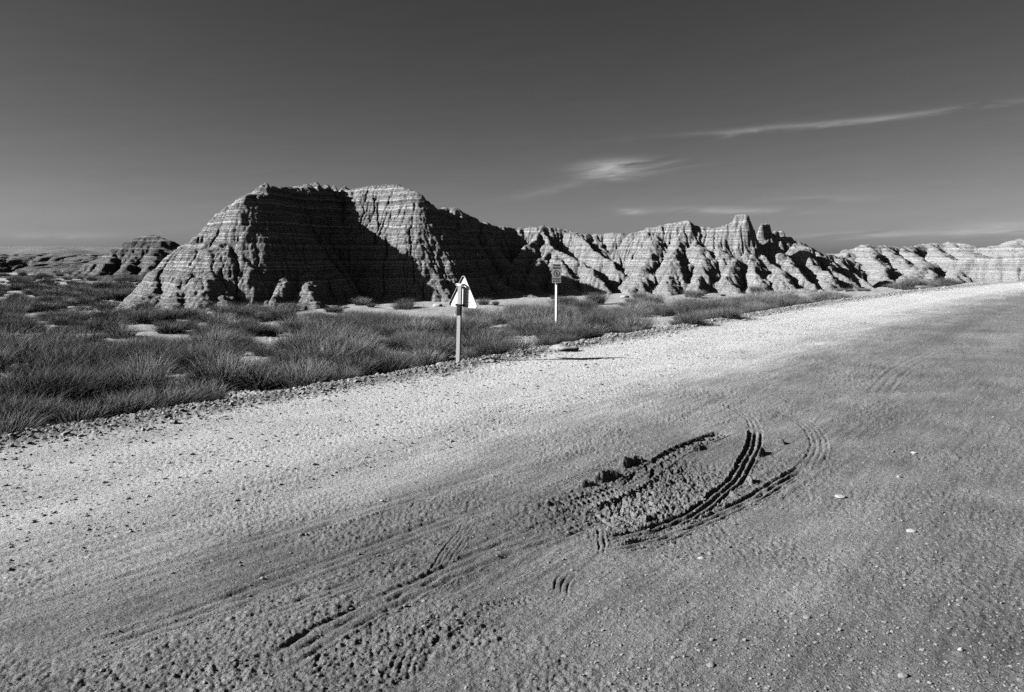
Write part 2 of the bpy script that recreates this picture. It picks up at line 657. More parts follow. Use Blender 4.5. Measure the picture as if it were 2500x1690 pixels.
rear_lines = [
    ln([(1060, 515, 79), (1085, 506, 79), (1112, 508, 79.5), (1140, 522, 80), (1170, 541, 81), (1225, 553, 83), (1270, 556, 84), (1330, 552, 84),
        (1395, 562, 84), (1440, 573, 84), (1482, 570, 83.5), (1512, 568, 83), (1550, 580, 82)], 1.35, 0.6, 1.2),
    ln([(1112, 508, 79.5), (1140, 565, 76.5), (1180, 625, 73.5), (1210, 690, 70)], 1.4, 0.4),
    ln([(1170, 541, 81), (1205, 600, 77), (1250, 655, 74)], 1.4, 0.4),
    ln([(1330, 552, 84), (1300, 585, 80.5), (1278, 625, 77), (1262, 655, 75)], 1.35, 0.5),
    ln([(1330, 552, 84), (1345, 605, 79), (1372, 655, 75), (1400, 692, 72), (1420, 720, 70)], 1.3, 0.5),
    ln([(1345, 605, 79), (1425, 640, 75.5), (1462, 690, 71.5), (1490, 722, 69)], 1.3, 0.5),
    ln([(1345, 605, 79), (1300, 650, 75), (1290, 690, 72)], 1.35, 0.4),
    ln([(1395, 562, 84), (1440, 600, 80), (1500, 650, 76.5), (1545, 690, 74)], 1.35, 0.45),
    ln([(1440, 573, 84), (1480, 610, 81), (1525, 655, 78)], 1.35, 0.4),
    ln([(1482, 570, 83.5), (1525, 615, 81), (1545, 660, 78)], 1.4, 0.4),
    # central peak and its fan of spurs
    ln([(1550, 568, 81), (1610, 552, 80.5), (1680, 537, 79.5), (1705, 550, 79.5), (1740, 556, 79), (1765, 552, 78.5), (1825, 578, 78), (1850, 596, 78.5)], 1.2, 0.8, 1.0),
    ln([(1610, 552, 80.5), (1590, 600, 77.6), (1572, 655, 73.8), (1550, 714, 69.8)], 1.15, 0.9, 0.8),
    ln([(1680, 537, 79.5), (1660, 585, 77.2), (1638, 650, 73.3), (1628, 714, 69.3)], 1.15, 0.9, 0.8),
    ln([(1680, 545, 79.3), (1702, 600, 76.4), (1712, 655, 73), (1700, 718, 69)], 1.2, 0.8, 0.8),
    ln([(1740, 556, 79), (1768, 620, 75.4), (1785, 670, 72.2), (1795, 716, 69)], 1.2, 0.7, 0.8),
    ln([(1785, 556, 78), (1828, 620, 75.4), (1858, 670, 72.4), (1872, 712, 69.5)], 1.25, 0.6, 0.8),
    ln([(1830, 585, 77.5), (1885, 645, 74.5), (1930, 706, 70)], 1.25, 0.6, 0.8),
    ln([(1880, 590, 78.5), (1935, 645, 75), (1990, 702, 71)], 1.2, 0.6, 0.8),
    # the two pinnacles
    ln([(1797, 523, 77.6), (1820, 521, 77.6)], 2.1, 0.10, 0.3),
    ln([(1752, 562, 77.8), (1778, 545, 77.6), (1797, 528, 77.5)], 2.0, 0.2, 0.5),
    ln([(1858, 546, 81.2), (1880, 543, 81.2)], 3.2, 0.1, 0.2),
    ln([(1850, 580, 81), (1866, 560, 81.2), (1890, 568, 81.4)], 2.2, 0.25, 0.6),
    ln([(1890, 560, 81.8), (1920, 563, 82)], 2.4, 0.15, 0.8),
    ln([(1922, 576, 81.6), (1940, 577, 81.8)], 2.2, 0.15, 0.8),
    ln([(1850, 596, 79), (1900, 574, 81.5), (1955, 594, 82), (2000, 613, 82.5), (2045, 626, 83), (2095, 645, 84), (2150, 680, 85)], 1.25, 0.5, 1.2),
    ln([(1955, 594, 80), (2000, 650, 76.5), (2040, 700, 72)], 1.3, 0.4),
    ln([(2000, 613, 81), (2050, 665, 77.5), (2090, 705, 74)], 1.2, 0.4),
    ln([(2045, 630, 82), (2100, 680, 79), (2140, 708, 76)], 1.2, 0.4),
    ln([(1900, 712, 69), (1960, 705, 69), (2030, 722, 68)], 0.4, 1.5, 0.2),
]
hill('ridge', -8, 37, 63, 92, 0.105, rear_lines, M_ROCK2, 57, warp=0.6, rill=0.25, lump=0.10, ledge=0.6, cut=0.42, soft=0.05,
     label='long pale ridge of fluted badland spurs with two rock pinnacles on top')

right_lines = [
    ln([(2020, 632, 103), (2062, 611, 100), (2110, 598, 99), (2155, 600, 100), (2200, 604, 102), (2232, 602, 105), (2265, 594, 107), (2320, 592, 107), (2372, 597, 105),
        (2402, 603, 104), (2432, 600, 101), (2466, 590, 98), (2500, 583, 96), (2600, 572, 94), (2760, 585, 92), (2900, 575, 90)], 1.1, 1.0, 1.2),
    ln([(2110, 598, 99), (2150, 640, 91), (2165, 690, 84)], 1.0, 0.6),
    ln([(2062, 611, 100), (2085, 650, 92), (2110, 695, 85)], 1.0, 0.6),
    ln([(2155, 600, 100), (2205, 635, 94), (2225, 655, 90)], 1.0, 0.6),
    ln([(2200, 604, 102), (2262, 640, 93), (2235, 665, 88), (2205, 697, 83)], 0.95, 0.8, 0.7),
    ln([(2262, 640, 93), (2270, 670, 87), (2262, 700, 82)], 1.0, 0.6),
    ln([(2265, 594, 107), (2320, 630, 97), (2340, 655, 91), (2350, 692, 84)], 1.0, 0.6),
    ln([(2320, 592, 107), (2360, 615, 100), (2400, 625, 94)], 0.9, 0.7),
    ln([(2335, 632, 91), (2400, 629, 88.5), (2468, 622, 86), (2600, 610, 83), (2800, 600, 80)], 2.6, 0.3, 1.6),
    ln([(2466, 590, 98), (2520, 615, 90)], 1.0, 0.7),
]
hill('ridge', 33, 80, 78, 118, 0.17, right_lines, M_ROCK2, 73, warp=0.7, rill=0.3, lump=0.18, lump_f=0.6, ledge=0.5, cut=0.22,
     label='pale rounded badland hills beyond the right end of the road')

left_lines = [
    ln([(200, 660, 124), (240, 634, 125), (290, 604, 126), (335, 582, 127), (372, 574, 127), (404, 584, 126), (428, 603, 125), (455, 628, 124)], 0.9, 1.6, 0.6),
    ln([(290, 604, 126), (268, 632, 121), (232, 672, 115)], 0.95, 0.8),
    ln([(335, 595, 126), (325, 630, 121), (290, 675, 114)], 0.95, 0.8),
    ln([(372, 590, 126), (385, 608, 122), (372, 640, 118), (345, 678, 113)], 0.95, 0.8),
    ln([(404, 598, 125), (430, 640, 119), (452, 678, 114)], 0.95, 0.8),
    ln([(215, 676, 114), (300, 672, 113.5), (450, 674, 113)], 0.8, 0.8, 0.3),
]
hill('butte', -82, -46, 108, 140, 0.18, left_lines, M_FAR, 91, warp=0.6, rill=0.4, lump=0.12, lump_f=0.5, tlay=(0.5, 1.4), cut=0.2,
     label='small dark domed badland butte standing apart on the far left plain')


def far_badlands():
    """the broken country on the far left, with the plain and mesa behind"""
    x = np.linspace(-230, 30, 420)
    y = np.concatenate([np.linspace(150, 420, 260), np.linspace(424, 900, 40)])
    X, Y = np.meshgrid(x, y)
    n = np.abs(fbm2(X * 0.035, Y * 0.022, 201, 4, 0.55))
    n2 = np.abs(fbm2(X * 0.14, Y * 0.10, 207, 3, 0.5))
    top = -2.8 + 5.2 * sstep(150, 270, Y + 14 * fbm2(X * 0.02, Y * 0.02, 210, 2))
    Z = top - 6.5 * np.exp(-(n / 0.16) ** 2) * sstep(150, 190, Y) * (1 - sstep(380, 430, Y)) - 1.2 * np.exp(-(n2 / 0.12) ** 2)
    Z = Z + 2.0 * sstep(0.2, 0.9, fbm2(X * 0.03, Y * 0.03, 215, 3)) * sstep(150, 180, Y) * (1 - sstep(230, 260, Y))
    lx, ly = layer_map(-14, 12, 77, 0.8, 1.8)
    Z = np.interp(Z, lx, ly)
    Z = np.minimum(Z, 2.4 + 0.0 * Y)
    Z = np.where(Y < 152, -4.0, np.maximum(Z, -3.6))
    me = np_mesh('hills', np.stack([X, Y, Z], -1).reshape(-1, 3), grid_faces(*X.shape))
    tag(obj('hills', me, M_FAR), 'dark broken badlands and flat tableland on the far left', None, None, 'structure')
    # distant mesa line
    x = np.linspace(-3000, 3000, 500)
    y = np.linspace(1700, 3200, 40)
    X, Y = np.meshgrid(x, y)
    prof = np.interp(X, [-3000, -1350, -1180, -900, -600, -200, 3000], [25, 21, 19, 10, 4, -2, -6])
    Z = -8 + (prof + 8) * sstep(1750, 2000, Y + 60 * fbm2(X * 0.006, Y * 0.006, 220, 3)) + 1.6 * fbm2(X * 0.02, Y * 0.02, 222, 3)
    kn = np.exp(-(((X + 1010) / 55) ** 2 + ((Y - 1760) / 90) ** 2))
    Z = Z + 18 * kn
    me = np_mesh('hills', np.stack([X, Y, Z], -1).reshape(-1, 3), grid_faces(*X.shape))
    tag(obj('hills', me, M_FAR), 'long low mesa on the horizon at far left', None, None, 'structure')


far_badlands()

# ------------------------------------------------------------------ ground sheet with road, verge and tracks
def poly(pts):
    return np.array([gp(*p) for p in pts])


def resample(P, n=6):
    """smooth a polyline (Catmull-Rom)"""
    Q = np.vstack([2 * P[0] - P[1], P, 2 * P[-1] - P[-2]])
    out = []
    for i in range(1, len(Q) - 2):
        for t in np.linspace(0, 1, n, endpoint=False):
            a, b, c, d = Q[i - 1], Q[i], Q[i + 1], Q[i + 2]
            out.append(0.5 * (2 * b + (c - a) * t + (2 * a - 5 * b + 4 * c - d) * t * t + (3 * b - a - 3 * c + d) * t ** 3))
    out.append(P[-1])
    return np.array(out)


def along(P, x, y, reach):
    """signed offset t and distance s along a polyline for the points within reach"""
    best = np.full(x.shape, 1e9)
    T = np.zeros(x.shape)
    S = np.zeros(x.shape)
    s0 = 0.0
    for a, b in zip(P[:-1], P[1:]):
        ab = b - a
        L = np.linalg.norm(ab)
        if L < 1e-6:
            continue
        dx, dy = x - a[0], y - a[1]
        t = np.clip((dx * ab[0] + dy * ab[1]) / L ** 2, 0, 1)
        ex, ey = dx - t * ab[0], dy - t * ab[1]
        d = ex * ex + ey * ey
        sg = np.sign(ab[0] * dy - ab[1] * dx)
        m = d < best
        best[m] = d[m]
        T[m] = (np.sqrt(d) * sg)[m]
        S[m] = (s0 + t * L)[m]
        s0 += L
    return T, S, s0


def add_track(z, zs, X, Y, pts, hw, fn):
    P = resample(poly(pts))
    m = ((X > P[:, 0].min() - hw) & (X < P[:, 0].max() + hw) & (Y > P[:, 1].min() - hw) & (Y < P[:, 1].max() + hw))
    if not m.any():
        return
    x, y = X[m], Y[m]
    wv = 0.004 if getattr(fn, 'crisp', False) else 0.012
    x = x + wv * fbm2(x * 5, y * 5, 300, 2)
    y = y + wv * fbm2(x * 5, y * 5, 303, 2)
    T, S, L = along(P, x, y, hw)
    env = sstep(0, 0.35, S) * sstep(0, 0.35, L - S)
    inside = np.abs(T) < hw
    dz = fn(T / hw, S, env) * inside
    flat = env * (1 - sstep(0.75, 1.0, np.abs(T / hw))) * inside * (0.97 if getattr(fn, 'crisp', False) else 0.8)
    z[m] = z[m] * (1 - flat) + (zs[m] + 0.1 * (z[m] - zs[m])) * flat + dz


def ribs(n, depth, sharp=1.0, floor=0.0, cleat=0.0, cl=0.05):
    """n grooves pressed along a wheel track, optional cleats on the far shoulder"""
    def fn(t, s, env):
        g = 0.5 - 0.5 * np.cos((t + 1) * math.pi * n)
        lane = 0.35 + 0.65 * sstep(-0.35, 0.25, perlin2(s * 3.0 + 3.7 * np.floor((t + 1) * n / 2), 0 * s + n, 333)) if sharp > 1.4 else 1.0
        prof = -depth * lane * g ** sharp * (1 - sstep(0.86, 1.0, np.abs(t))) - floor * (1 - sstep(0.7, 1.0, np.abs(t)))
        rim = 0.35 * depth * np.exp(-((np.abs(t) - 0.97) / 0.12) ** 2)
        c = 0
        if cleat:
            c = cleat * (np.sin(s * 2 * math.pi / cl) > 0.0) * np.exp(-((t - 0.86) / 0.12) ** 2)
        return (prof + rim + c) * env
    return fn


def lugs(depth, pitch, floor=0.0):
    """ladder of bar lugs with a thin rib down the middle"""
    def fn(t, s, env):
        ph = (s + 0.02 * t) / pitch
        hole = sstep(-0.55, -0.1, np.sin(ph * 2 * math.pi + np.where(t > 0.08, 0.9, 0)))
        mid = 1 - np.exp(-((t - 0.08) / 0.10) ** 2)
        side = 1 - sstep(0.78, 0.92, np.abs(t))
        return (-depth * hole * mid * side - floor * side
                + 0.4 * depth * np.exp(-((np.abs(t) - 0.95) / 0.08) ** 2)) * env
    fn.crisp = True
    return fn


def ground_fine(X, Y):
    u, e = road_uv(X, Y)
    z = ground_coarse(X, Y)
    road = sstep(-6.9, -2.9, e + 0.7 * fbm2(u * 0.25, e * 0.8, 60, 3) + 0.5 * fbm2(u * 0.8, e * 5, 160, 3)) * (1 - sstep(-0.35, 0.25, e + 0.18 * fbm2(X * 1.2, Y * 1.2, 61, 3)))
    dist = np.sqrt(X * X + Y * Y)
    near = 1 - sstep(14, 40, dist)
    # gentle undulation, wheel ruts along the road
    z = z + 0.03 * fbm2(u * 0.12, e * 0.5, 62, 3) * sstep(40, 5, dist)
    rut = 0
    for c, w, dpt in ((-1.2, .35, .012), (-2.9, .35, .015), (-4.6, .4, .02), (-6.4, .35, .03), (-7.6, .3, .03)):
        rut = rut - dpt * np.exp(-((e - c + 0.12 * fbm2(u * 0.15, c, 63, 2)) / w) ** 2)
    z = z + rut * (e < 0)
    # streaks combed along the road direction
    st = fbm2(u * 0.9, e * 9, 64, 4, 0.6)
    rough_m = 0.35 + 0.65 * sstep(-0.25, 0.5, fbm2(u * 0.22, e * 0.55, 65, 3))
    dirt = 1 - road
    z = z + near * 0.0095 * st * rough_m * (0.25 + 0.75 * sstep(-10.5, -8, e))
    # grit, clods
    g1 = fbm2(X * 7, Y * 7, 66, 3, 0.6)
    g2 = fbm2(X * 21, Y * 21, 70, 2, 0.6)
    clod = np.clip(perlin2(u * 13 + 0.6 * g1, e * 24 + 0.6 * g1, 68) - 0.36, 0, 1)
    clod2 = np.clip(perlin2(u * 5.5 + 0.6 * g2, e * 11 + 0.5 * g1, 69) - 0.47, 0, 1)
    patch = sstep(-0.1, 0.45, fbm2(u * 0.35 + 7, e * 0.8, 71, 3))
    patch2 = sstep(-0.25, 0.3, fbm2(u * 0.5 + 27, e * 0.5, 171, 3))
    nf = (1 - sstep(18, 60, dist))
    zs = z.copy()
    q = 0.65 + 0.5 * dirt
    z = z + nf * q * (0.003 * g1 * (0.4 + patch) + 0.0068 * g2 * (0.35 + patch2) + 0.020 * clod * (0.12 + patch * patch2) + 0.012 * clod2 * patch * patch2) * (e < 0.6)
    z = z + (e >= 0.6) * (0.03 * g1 + 0.02 * g2) * nf
    # gravel windrow at the far edge
    z = z + 0.07 * np.exp(-((e - 0.45) / 0.4) ** 2) * (1 + 0.5 * fbm2(X * 1.5, Y * 1.5, 72, 2)) + \
        0.03 * np.exp(-((e - 0.45) / 0.55) ** 2) * fbm2(X * 9, Y * 9, 73, 2)
    # --- churned patch of dried mud
    cx, cy = gp(1600, 1195)
    ax = gp(1790, 1060) - gp(1400, 1300)
    ax = ax / np.linalg.norm(ax)
    px_, py_ = X - cx, Y - cy
    la = px_ * ax[0] + py_ * ax[1]
    lb = -px_ * ax[1] + py_ * ax[0]
    zone = np.exp(-((la / 1.35) ** 4 + (lb / 0.72) ** 4))
    m = zone > 0.01
    if m.any():
        ch = fbm2(X[m] * 12, Y[m] * 12, 80, 3, 0.7)
        ch2 = np.abs(fbm2(X[m] * 4, Y[m] * 4, 84, 3))
        z[m] += zone[m] * (0.065 * (0.22 - np.abs(ch) * 0.8) + 0.035 * (0.5 - ch2) - 0.055)

    def clump(px, py, lx, ly, h, ang=0.0):
        c = gp(px, py)
        ca, sa = math.cos(ang), math.sin(ang)
        mm = (np.abs(X - c[0]) < 0.8) & (np.abs(Y - c[1]) < 0.8)
        if not mm.any():
            return
        dx, dy = X[mm] - c[0], Y[mm] - c[1]
        dx = dx + 0.05 * fbm2(X[mm] * 8, Y[mm] * 8, 85, 2)
        dy = dy + 0.05 * fbm2(X[mm] * 8, Y[mm] * 8, 88, 2)
        a, b = (dx * ca + dy * sa) / lx, (-dx * sa + dy * ca) / ly
        q = np.clip(1 - (a * a + b * b), 0, 1) ** 0.6
        z[mm] += h * q * (1 + 0.22 * fbm2(X[mm] * 9, Y[mm] * 9, 86, 2))

    clump(1478, 1163, 0.07, 0.26, 0.10, -0.75)
    clump(1538, 1128, 0.07, 0.26, 0.10, -0.85)
    clump(1425, 1182, 0.06, 0.10, 0.08, -0.6)
    clump(1690, 1098, 0.05, 0.30, 0.07, -0.9)
    clump(1850, 1107, 0.09, 0.13, 0.09, -0.6)
    clump(1900, 1080, 0.06, 0.09, 0.07, 0.2)
    clump(1590, 1256, 0.04, 0.22, 0.05, -1.05)
    clump(1672, 1212, 0.05, 0.06, 0.05)
    clump(1790, 1205, 0.05, 0.06, 0.045)
    clump(1345, 1225, 0.08, 0.08, 0.05)
    clump(1385, 1222, 0.05, 0.07, 0.05)
    clump(1832, 1172, 0.04, 0.08, 0.06)

    add = lambda pts, hw, fn: add_track(z, zs, X, Y, pts, hw, fn)
    add([(1318, 1193), (1395, 1167), (1473, 1136), (1535, 1115), (1590, 1098)], 0.08, ribs(3, 0.020, 1.3))
    add([(1372, 1240), (1447, 1211), (1524, 1180), (1597, 1136), (1653, 1102), (1710, 1077), (1775, 1052)], 0.15, lugs(0.055, 0.085, 0.02))
    add([(1470, 1316), (1560, 1298), (1638, 1273), (1710, 1237), (1762, 1195), (1798, 1164), (1824, 1118), (1839, 1090), (1846, 1046)], 0.125,
        ribs(3, 0.038, 1.0, 0.014, 0.035, 0.04))
    add([(1480, 1342), (1540, 1331), (1607, 1311), (1679, 1284), (1757, 1252), (1834, 1216), (1901, 1175), (1965, 1138)], 0.11, ribs(3, 0.032, 1.5, 0.006, 0.025, 0.05))
    add([(1330, 1330), (1400, 1302), (1470, 1275)], 0.09, ribs(2, 0.02, 1.3))
    add([(1160, 1262), (1120, 1320), (1085, 1370), (1050, 1440)], 0.10, ribs(5, 0.011, 5.0))
    add([(1395, 1385), (1375, 1420), (1360, 1468)], 0.08, ribs(3, 0.013, 5.0))
    add([(1465, 1270), (1468, 1310), (1470, 1360)], 0.05, ribs(2, 0.02, 1.5))
    add([(1500, 1350), (1620, 1345), (1760, 1330)], 0.10, ribs(3, 0.018, 1.6))
    add([(1000, 1565), (985, 1610), (965, 1670)], 0.09, ribs(3, 0.018, 3.0))
    add([(1080, 1560), (1060, 1610), (1040, 1670)], 0.09, ribs(2, 0.015, 2.0))
    add([(1120, 1485), (1230, 1470), (1340, 1450)], 0.07, lugs(0.014, 0.05, 0.008))
    add([(830, 1460), (920, 1440), (1000, 1420)], 0.08, ribs(2, 0.012, 2.0))
    add([(600, 1520), (720, 1480), (830, 1440), (960, 1400)], 0.12, ribs(3, 0.016, 1.5))
    add([(230, 1590), (300, 1582), (360, 1570)], 0.10, lugs(0.014, 0.06, 0.01))
    add([(560, 1440), (700, 1390), (860, 1345), (1000, 1300)], 0.14, ribs(3, 0.014, 1.5))
    add([(60, 1480), (260, 1430), (480, 1360), (720, 1290), (980, 1220), (1150, 1180)], 0.16, ribs(3, 0.013, 1.5))
    add([(1935, 1055), (1975, 1050), (2000, 1062), (2005, 1080)], 0.06, ribs(3, 0.010, 4.0))
    add([(1848, 1050), (1830, 1020), (1790, 990), (1740, 975)], 0.11, ribs(3, 0.018, 2.0))
    add([(1980, 1130), (2000, 1090), (1985, 1050), (1940, 1015), (1860, 985)], 0.15, ribs(4, 0.016, 2.0))
    add([(2080, 980), (2020, 1000), (1960, 990), (1900, 960)], 0.13, ribs(3, 0.016, 2.0))
    add([(2140, 960), (2200, 900), (2300, 850), (2440, 800)], 0.25, ribs(3, 0.018, 1.6))
    add([(1230, 1235), (1120, 1260), (950, 1320), (700, 1410), (400, 1520), (120, 1610)], 0.17, ribs(3, 0.019, 1.8))
    add([(1380, 1290), (1200, 1350), (1000, 1440), (800, 1540), (640, 1640)], 0.15, ribs(3, 0.017, 1.8))
    add([(1450, 1110), (1250, 1150), (1000, 1215), (700, 1300), (350, 1400), (60, 1490)], 0.14, ribs(2, 0.015, 1.8))
    add([(1600, 1460), (1680, 1430), (1740, 1400)], 0.08, ribs(3, 0.008, 2.0))
    # scuffed, crumbly streaks along the bottom
    for (px, py, wx, wy, am) in ((870, 1600, .3, .10, .016), (800, 1625, .3, .08, .02), (830, 1590, .2, .08, .014), (1130, 1520, .35, .07, .018),
                                 (1060, 1530, .3, .07, .016), (950, 1470, .2, .12, .014), (540, 1625, .35, .07, .018), (470, 1655, .3, .06, .02)):
        c = gp(px, py)
        mm = (np.abs(X - c[0]) < 0.9) & (np.abs(Y - c[1]) < 0.5)
        if mm.any():
            dx, dy = X[mm] - c[0], Y[mm] - c[1]
            la_, lb_ = dx * TV[0] * 0.5 + dy * TV[1] * 0.5 + dx * 0.4, -dx * 0.45 + dy * 0.9
            w = np.exp(-((la_ / wx) ** 2 + (lb_ / wy) ** 2))
            z[mm] += 0.35 * w * am * fbm2(X[mm] * 16, Y[mm] * 16, 95, 3, 0.7)
    # soil tone, with vignetting painted into the dirt
    dark = 0.175 + 0.035 * fbm2(u * 0.15, e * 0.5, 74, 3) + 0.04 * st * near
    dark = dark + 0.03 * fbm2(X * 1.1, Y * 1.1, 176, 4, 0.6) + 0.06 * sstep(0.0, 0.7, fbm2(u * 0.3, e * 0.6, 76, 4)) + 0.05 * sstep(2, 9, u)  # last term: dirt darker towards the left, lens vignetting put into the colour
    pale = 0.50 + 0.17 * sstep(4, 16, u) + 0.07 * fbm2(u * 0.2, e * 0.6, 75, 3)  # road grows paler towards the right
    soil = 0.40 + 0.06 * fbm2(X * 0.5, Y * 0.5, 77, 3)
    grav = 0.27
    bey = sstep(0.9, 2.0, e + 0.3 * fbm2(X, Y, 78, 2))
    far_edge = sstep(-0.4, 0.15, e)
    tone = road * pale + (1 - road) * np.where(e > -2, grav * (1 - bey) + soil * bey, dark)
    return z, np.clip(tone, 0.05, 0.7), e


def ground():
    fine = np.arange(-0.66, 0.66001, 0.00128)
    cl = np.linspace(-math.pi, -0.66, 44)[:-1]
    cr = np.linspace(0.66, math.pi, 44)[1:]
    ph = np.concatenate([cl, fine, cr])
    th = np.arange(math.radians(33.5), math.radians(1.9), -0.00122)
    r_near = np.geomspace(0.3, CAM_H / math.tan(math.radians(33.5)), 14)[:-1]
    r_mid = CAM_H / np.tan(th)
    r_far = np.geomspace(r_mid[-1], 9000, 46)[1:]
    r = np.concatenate([r_near, r_mid, r_far])
    R, PH = np.meshgrid(r, ph, indexing='ij')
    X = R * np.sin(PH)
    Y = R * np.cos(PH)
    z, tone, e = ground_fine(X, Y)
    # the land sinks slightly far out so the far country stands on it
    z = z - 1.4 * sstep(100, 145, R) * (e > 3)
    z = np.where(R > 300, np.minimum(z, -6), z)
    co = np.stack([X, Y, z], -1).reshape(-1, 3)
    F = grid_faces(*R.shape)
    ef = e.ravel()[F].mean(1)
    tone = tone.ravel()
    near_edge = -5.0
    for name, sel, lab in (('road', (ef <= 0) & (ef > near_edge), 'pale gravel road running off to the right'),
                           ('dirt_verge', ef <= near_edge, 'rutted dark dirt verge with dried tyre tracks'),
                           ('ground', ef > 0, 'pale soil of the scrubland beyond the road')):
        f = F[sel]
        used = np.unique(f)
        rm = np.full(len(co), -1)
        rm[used] = np.arange(len(used))
        me = np_mesh(name, co[used], rm[f])
        fattr(me, 'tone', tone[used])
        fattr(me, 'combed', 0.15 + 0.85 * sstep(-10.5, -8, e.ravel()[used]))
        tag(obj(name, me, M_EARTH), lab, None, None, 'structure')


ground()


def gz(x, y):
    z, t, e = ground_fine(np.atleast_1d(np.asarray(x, float)), np.atleast_1d(np.asarray(y, float)))
    return z


def hill_h(x, y):
    H = np.full(x.shape, -50.0)
    for lines, seed in HILLS:
        H = np.maximum(H, skeleton_height(x, y, lines, 0, seed, 0, coarse=True))
    return H


# ------------------------------------------------------------------ stones
ICO_V = None


def ico(sub):
    bm = bmesh.new()
    bmesh.ops.create_icosphere(bm, subdivisions=sub, radius=1.0)
    v = np.array([p.co[:] for p in bm.verts])
    f = np.array([[q.index for q in p.verts] for p in bm.faces])
    bm.free()
    return v, f


ICO1 = ico(1)
ICO3 = ico(3)


def stone_field(name, x, y, z, size, flat, mat, label, cat='gravel'):
    n = len(x)
    V, F = ICO1
    sc = np.stack([size * rng.uniform(0.7, 1.35, n), size * rng.uniform(0.7, 1.35, n), size * flat * rng.uniform(0.7, 1.3, n)], 1)
    P = V[None] * sc[:, None, :] * rng.uniform(0.72, 1.25, (n, len(V), 1))
    a = rng.uniform(0, 2 * math.pi, n)
    ca, sa = np.cos(a)[:, None], np.sin(a)[:, None]
    tl = rng.normal(0, 0.25, n)[:, None]
    px, py, pz = P[..., 0] * ca - P[..., 1] * sa, P[..., 0] * sa + P[..., 1] * ca, P[..., 2]
    pz = pz + px * tl
    co = np.stack([px + x[:, None], py + y[:, None], pz + (z + size * flat * 0.25)[:, None]], -1)
    fa = (F[None] + (np.arange(n) * len(V))[:, None, None]).reshape(-1, 3)
    me = np_mesh(name, co.reshape(-1, 3), fa, smooth=False)
    o = obj(name, me, mat)
    tag(o, label, cat, None, 'stuff')
    return o


def uv_to_xy(u, e):
    edge = EDGE - 0.00195 * np.clip(u - 34, 0, 80) ** 2
    v = e + edge
    return u * TV[0] + v * NV[0], u * TV[1] + v * NV[1]


def gravel():
    n = 26000
    u = -14 + 90 * rng.random(n) ** 1.5
    e = rng.normal(0.45, 1.0, n) * (0.28 + 0.30 * (0.5 + fbm2(u * 0.25, u * 0, 181, 3))) + 0.3
    x, y = uv_to_xy(u, e)
    d = np.hypot(x, y)
    s = np.clip(rng.lognormal(math.log(0.0145), 0.45, n), 0.006, 0.06) * (1 + 0.012 * d)
    stone_field('gravel', x, y, gz(x, y), s, 0.65, M_GRAVEL, 'windrow of loose gravel along the far edge of the road')
    n = 30000
    y = 4 + 14 * rng.random(n) ** 1.3
    x = (rng.random(n) - 0.5) * 1.5 * y + 0.15 * y
    u, e = road_uv(x, y)
    keep = (e < -4.2) & ((rng.random(n) < 0.35) | (x > 0.1 * y))
    x, y = x[keep], y[keep]
    s = np.clip(rng.lognormal(math.log(0.0056), 0.5, len(x)), 0.003, 0.016)
    stone_field('pebbles', x, y, gz(x, y), s, 0.5, M_STONE, 'small pebbles strewn over the dirt verge', 'pebbles')
    n = 13000
    u = -8 + 40 * rng.random(n) ** 1.4
    e = -4.6 * rng.random(n)
    x, y = uv_to_xy(u, e)
    s = np.clip(rng.lognormal(math.log(0.010), 0.5, n), 0.005, 0.04)
    stone_field('pebbles', x, y, gz(x, y), s, 0.5, M_STONE, 'grit and pebbles bedded in the pale gravel road', 'pebbles')


gravel()


def stone(px, py, wpx, hpx, seed, label, mat, flat=0.55, zlev=0.0, name='stone', rough=0.18):
    c = gp(px, py, zlev)
    z = float(gz(c[0], c[1])[0])
    m_px = c[1] / FPX
    V, F = ICO3
    r = np.random.default_rng(seed)
    d = perlin3(V[:, 0] * 1.3 + seed, V[:, 1] * 1.3, V[:, 2] * 1.3, seed) + 0.5 * perlin3(V[:, 0] * 3 + seed, V[:, 1] * 3, V[:, 2] * 3, seed + 1)
    P = V * (1 + rough * 1.6 * d)[:, None]
    P[:, 2] = np.maximum(P[:, 2], -0.6)
    P = P * np.array((wpx / 2 * m_px, wpx / 2 * m_px * r.uniform(0.6, 0.9), hpx / 2 * m_px))
    me = np_mesh(name, P, F)
    o = obj(name, me, mat)
    o.location = (c[0], c[1], z + hpx / 2 * m_px * 0.15)
    o.rotation_euler = (0, 0, r.uniform(-0.4, 0.4))
    tag(o, label, 'stone')
    return o


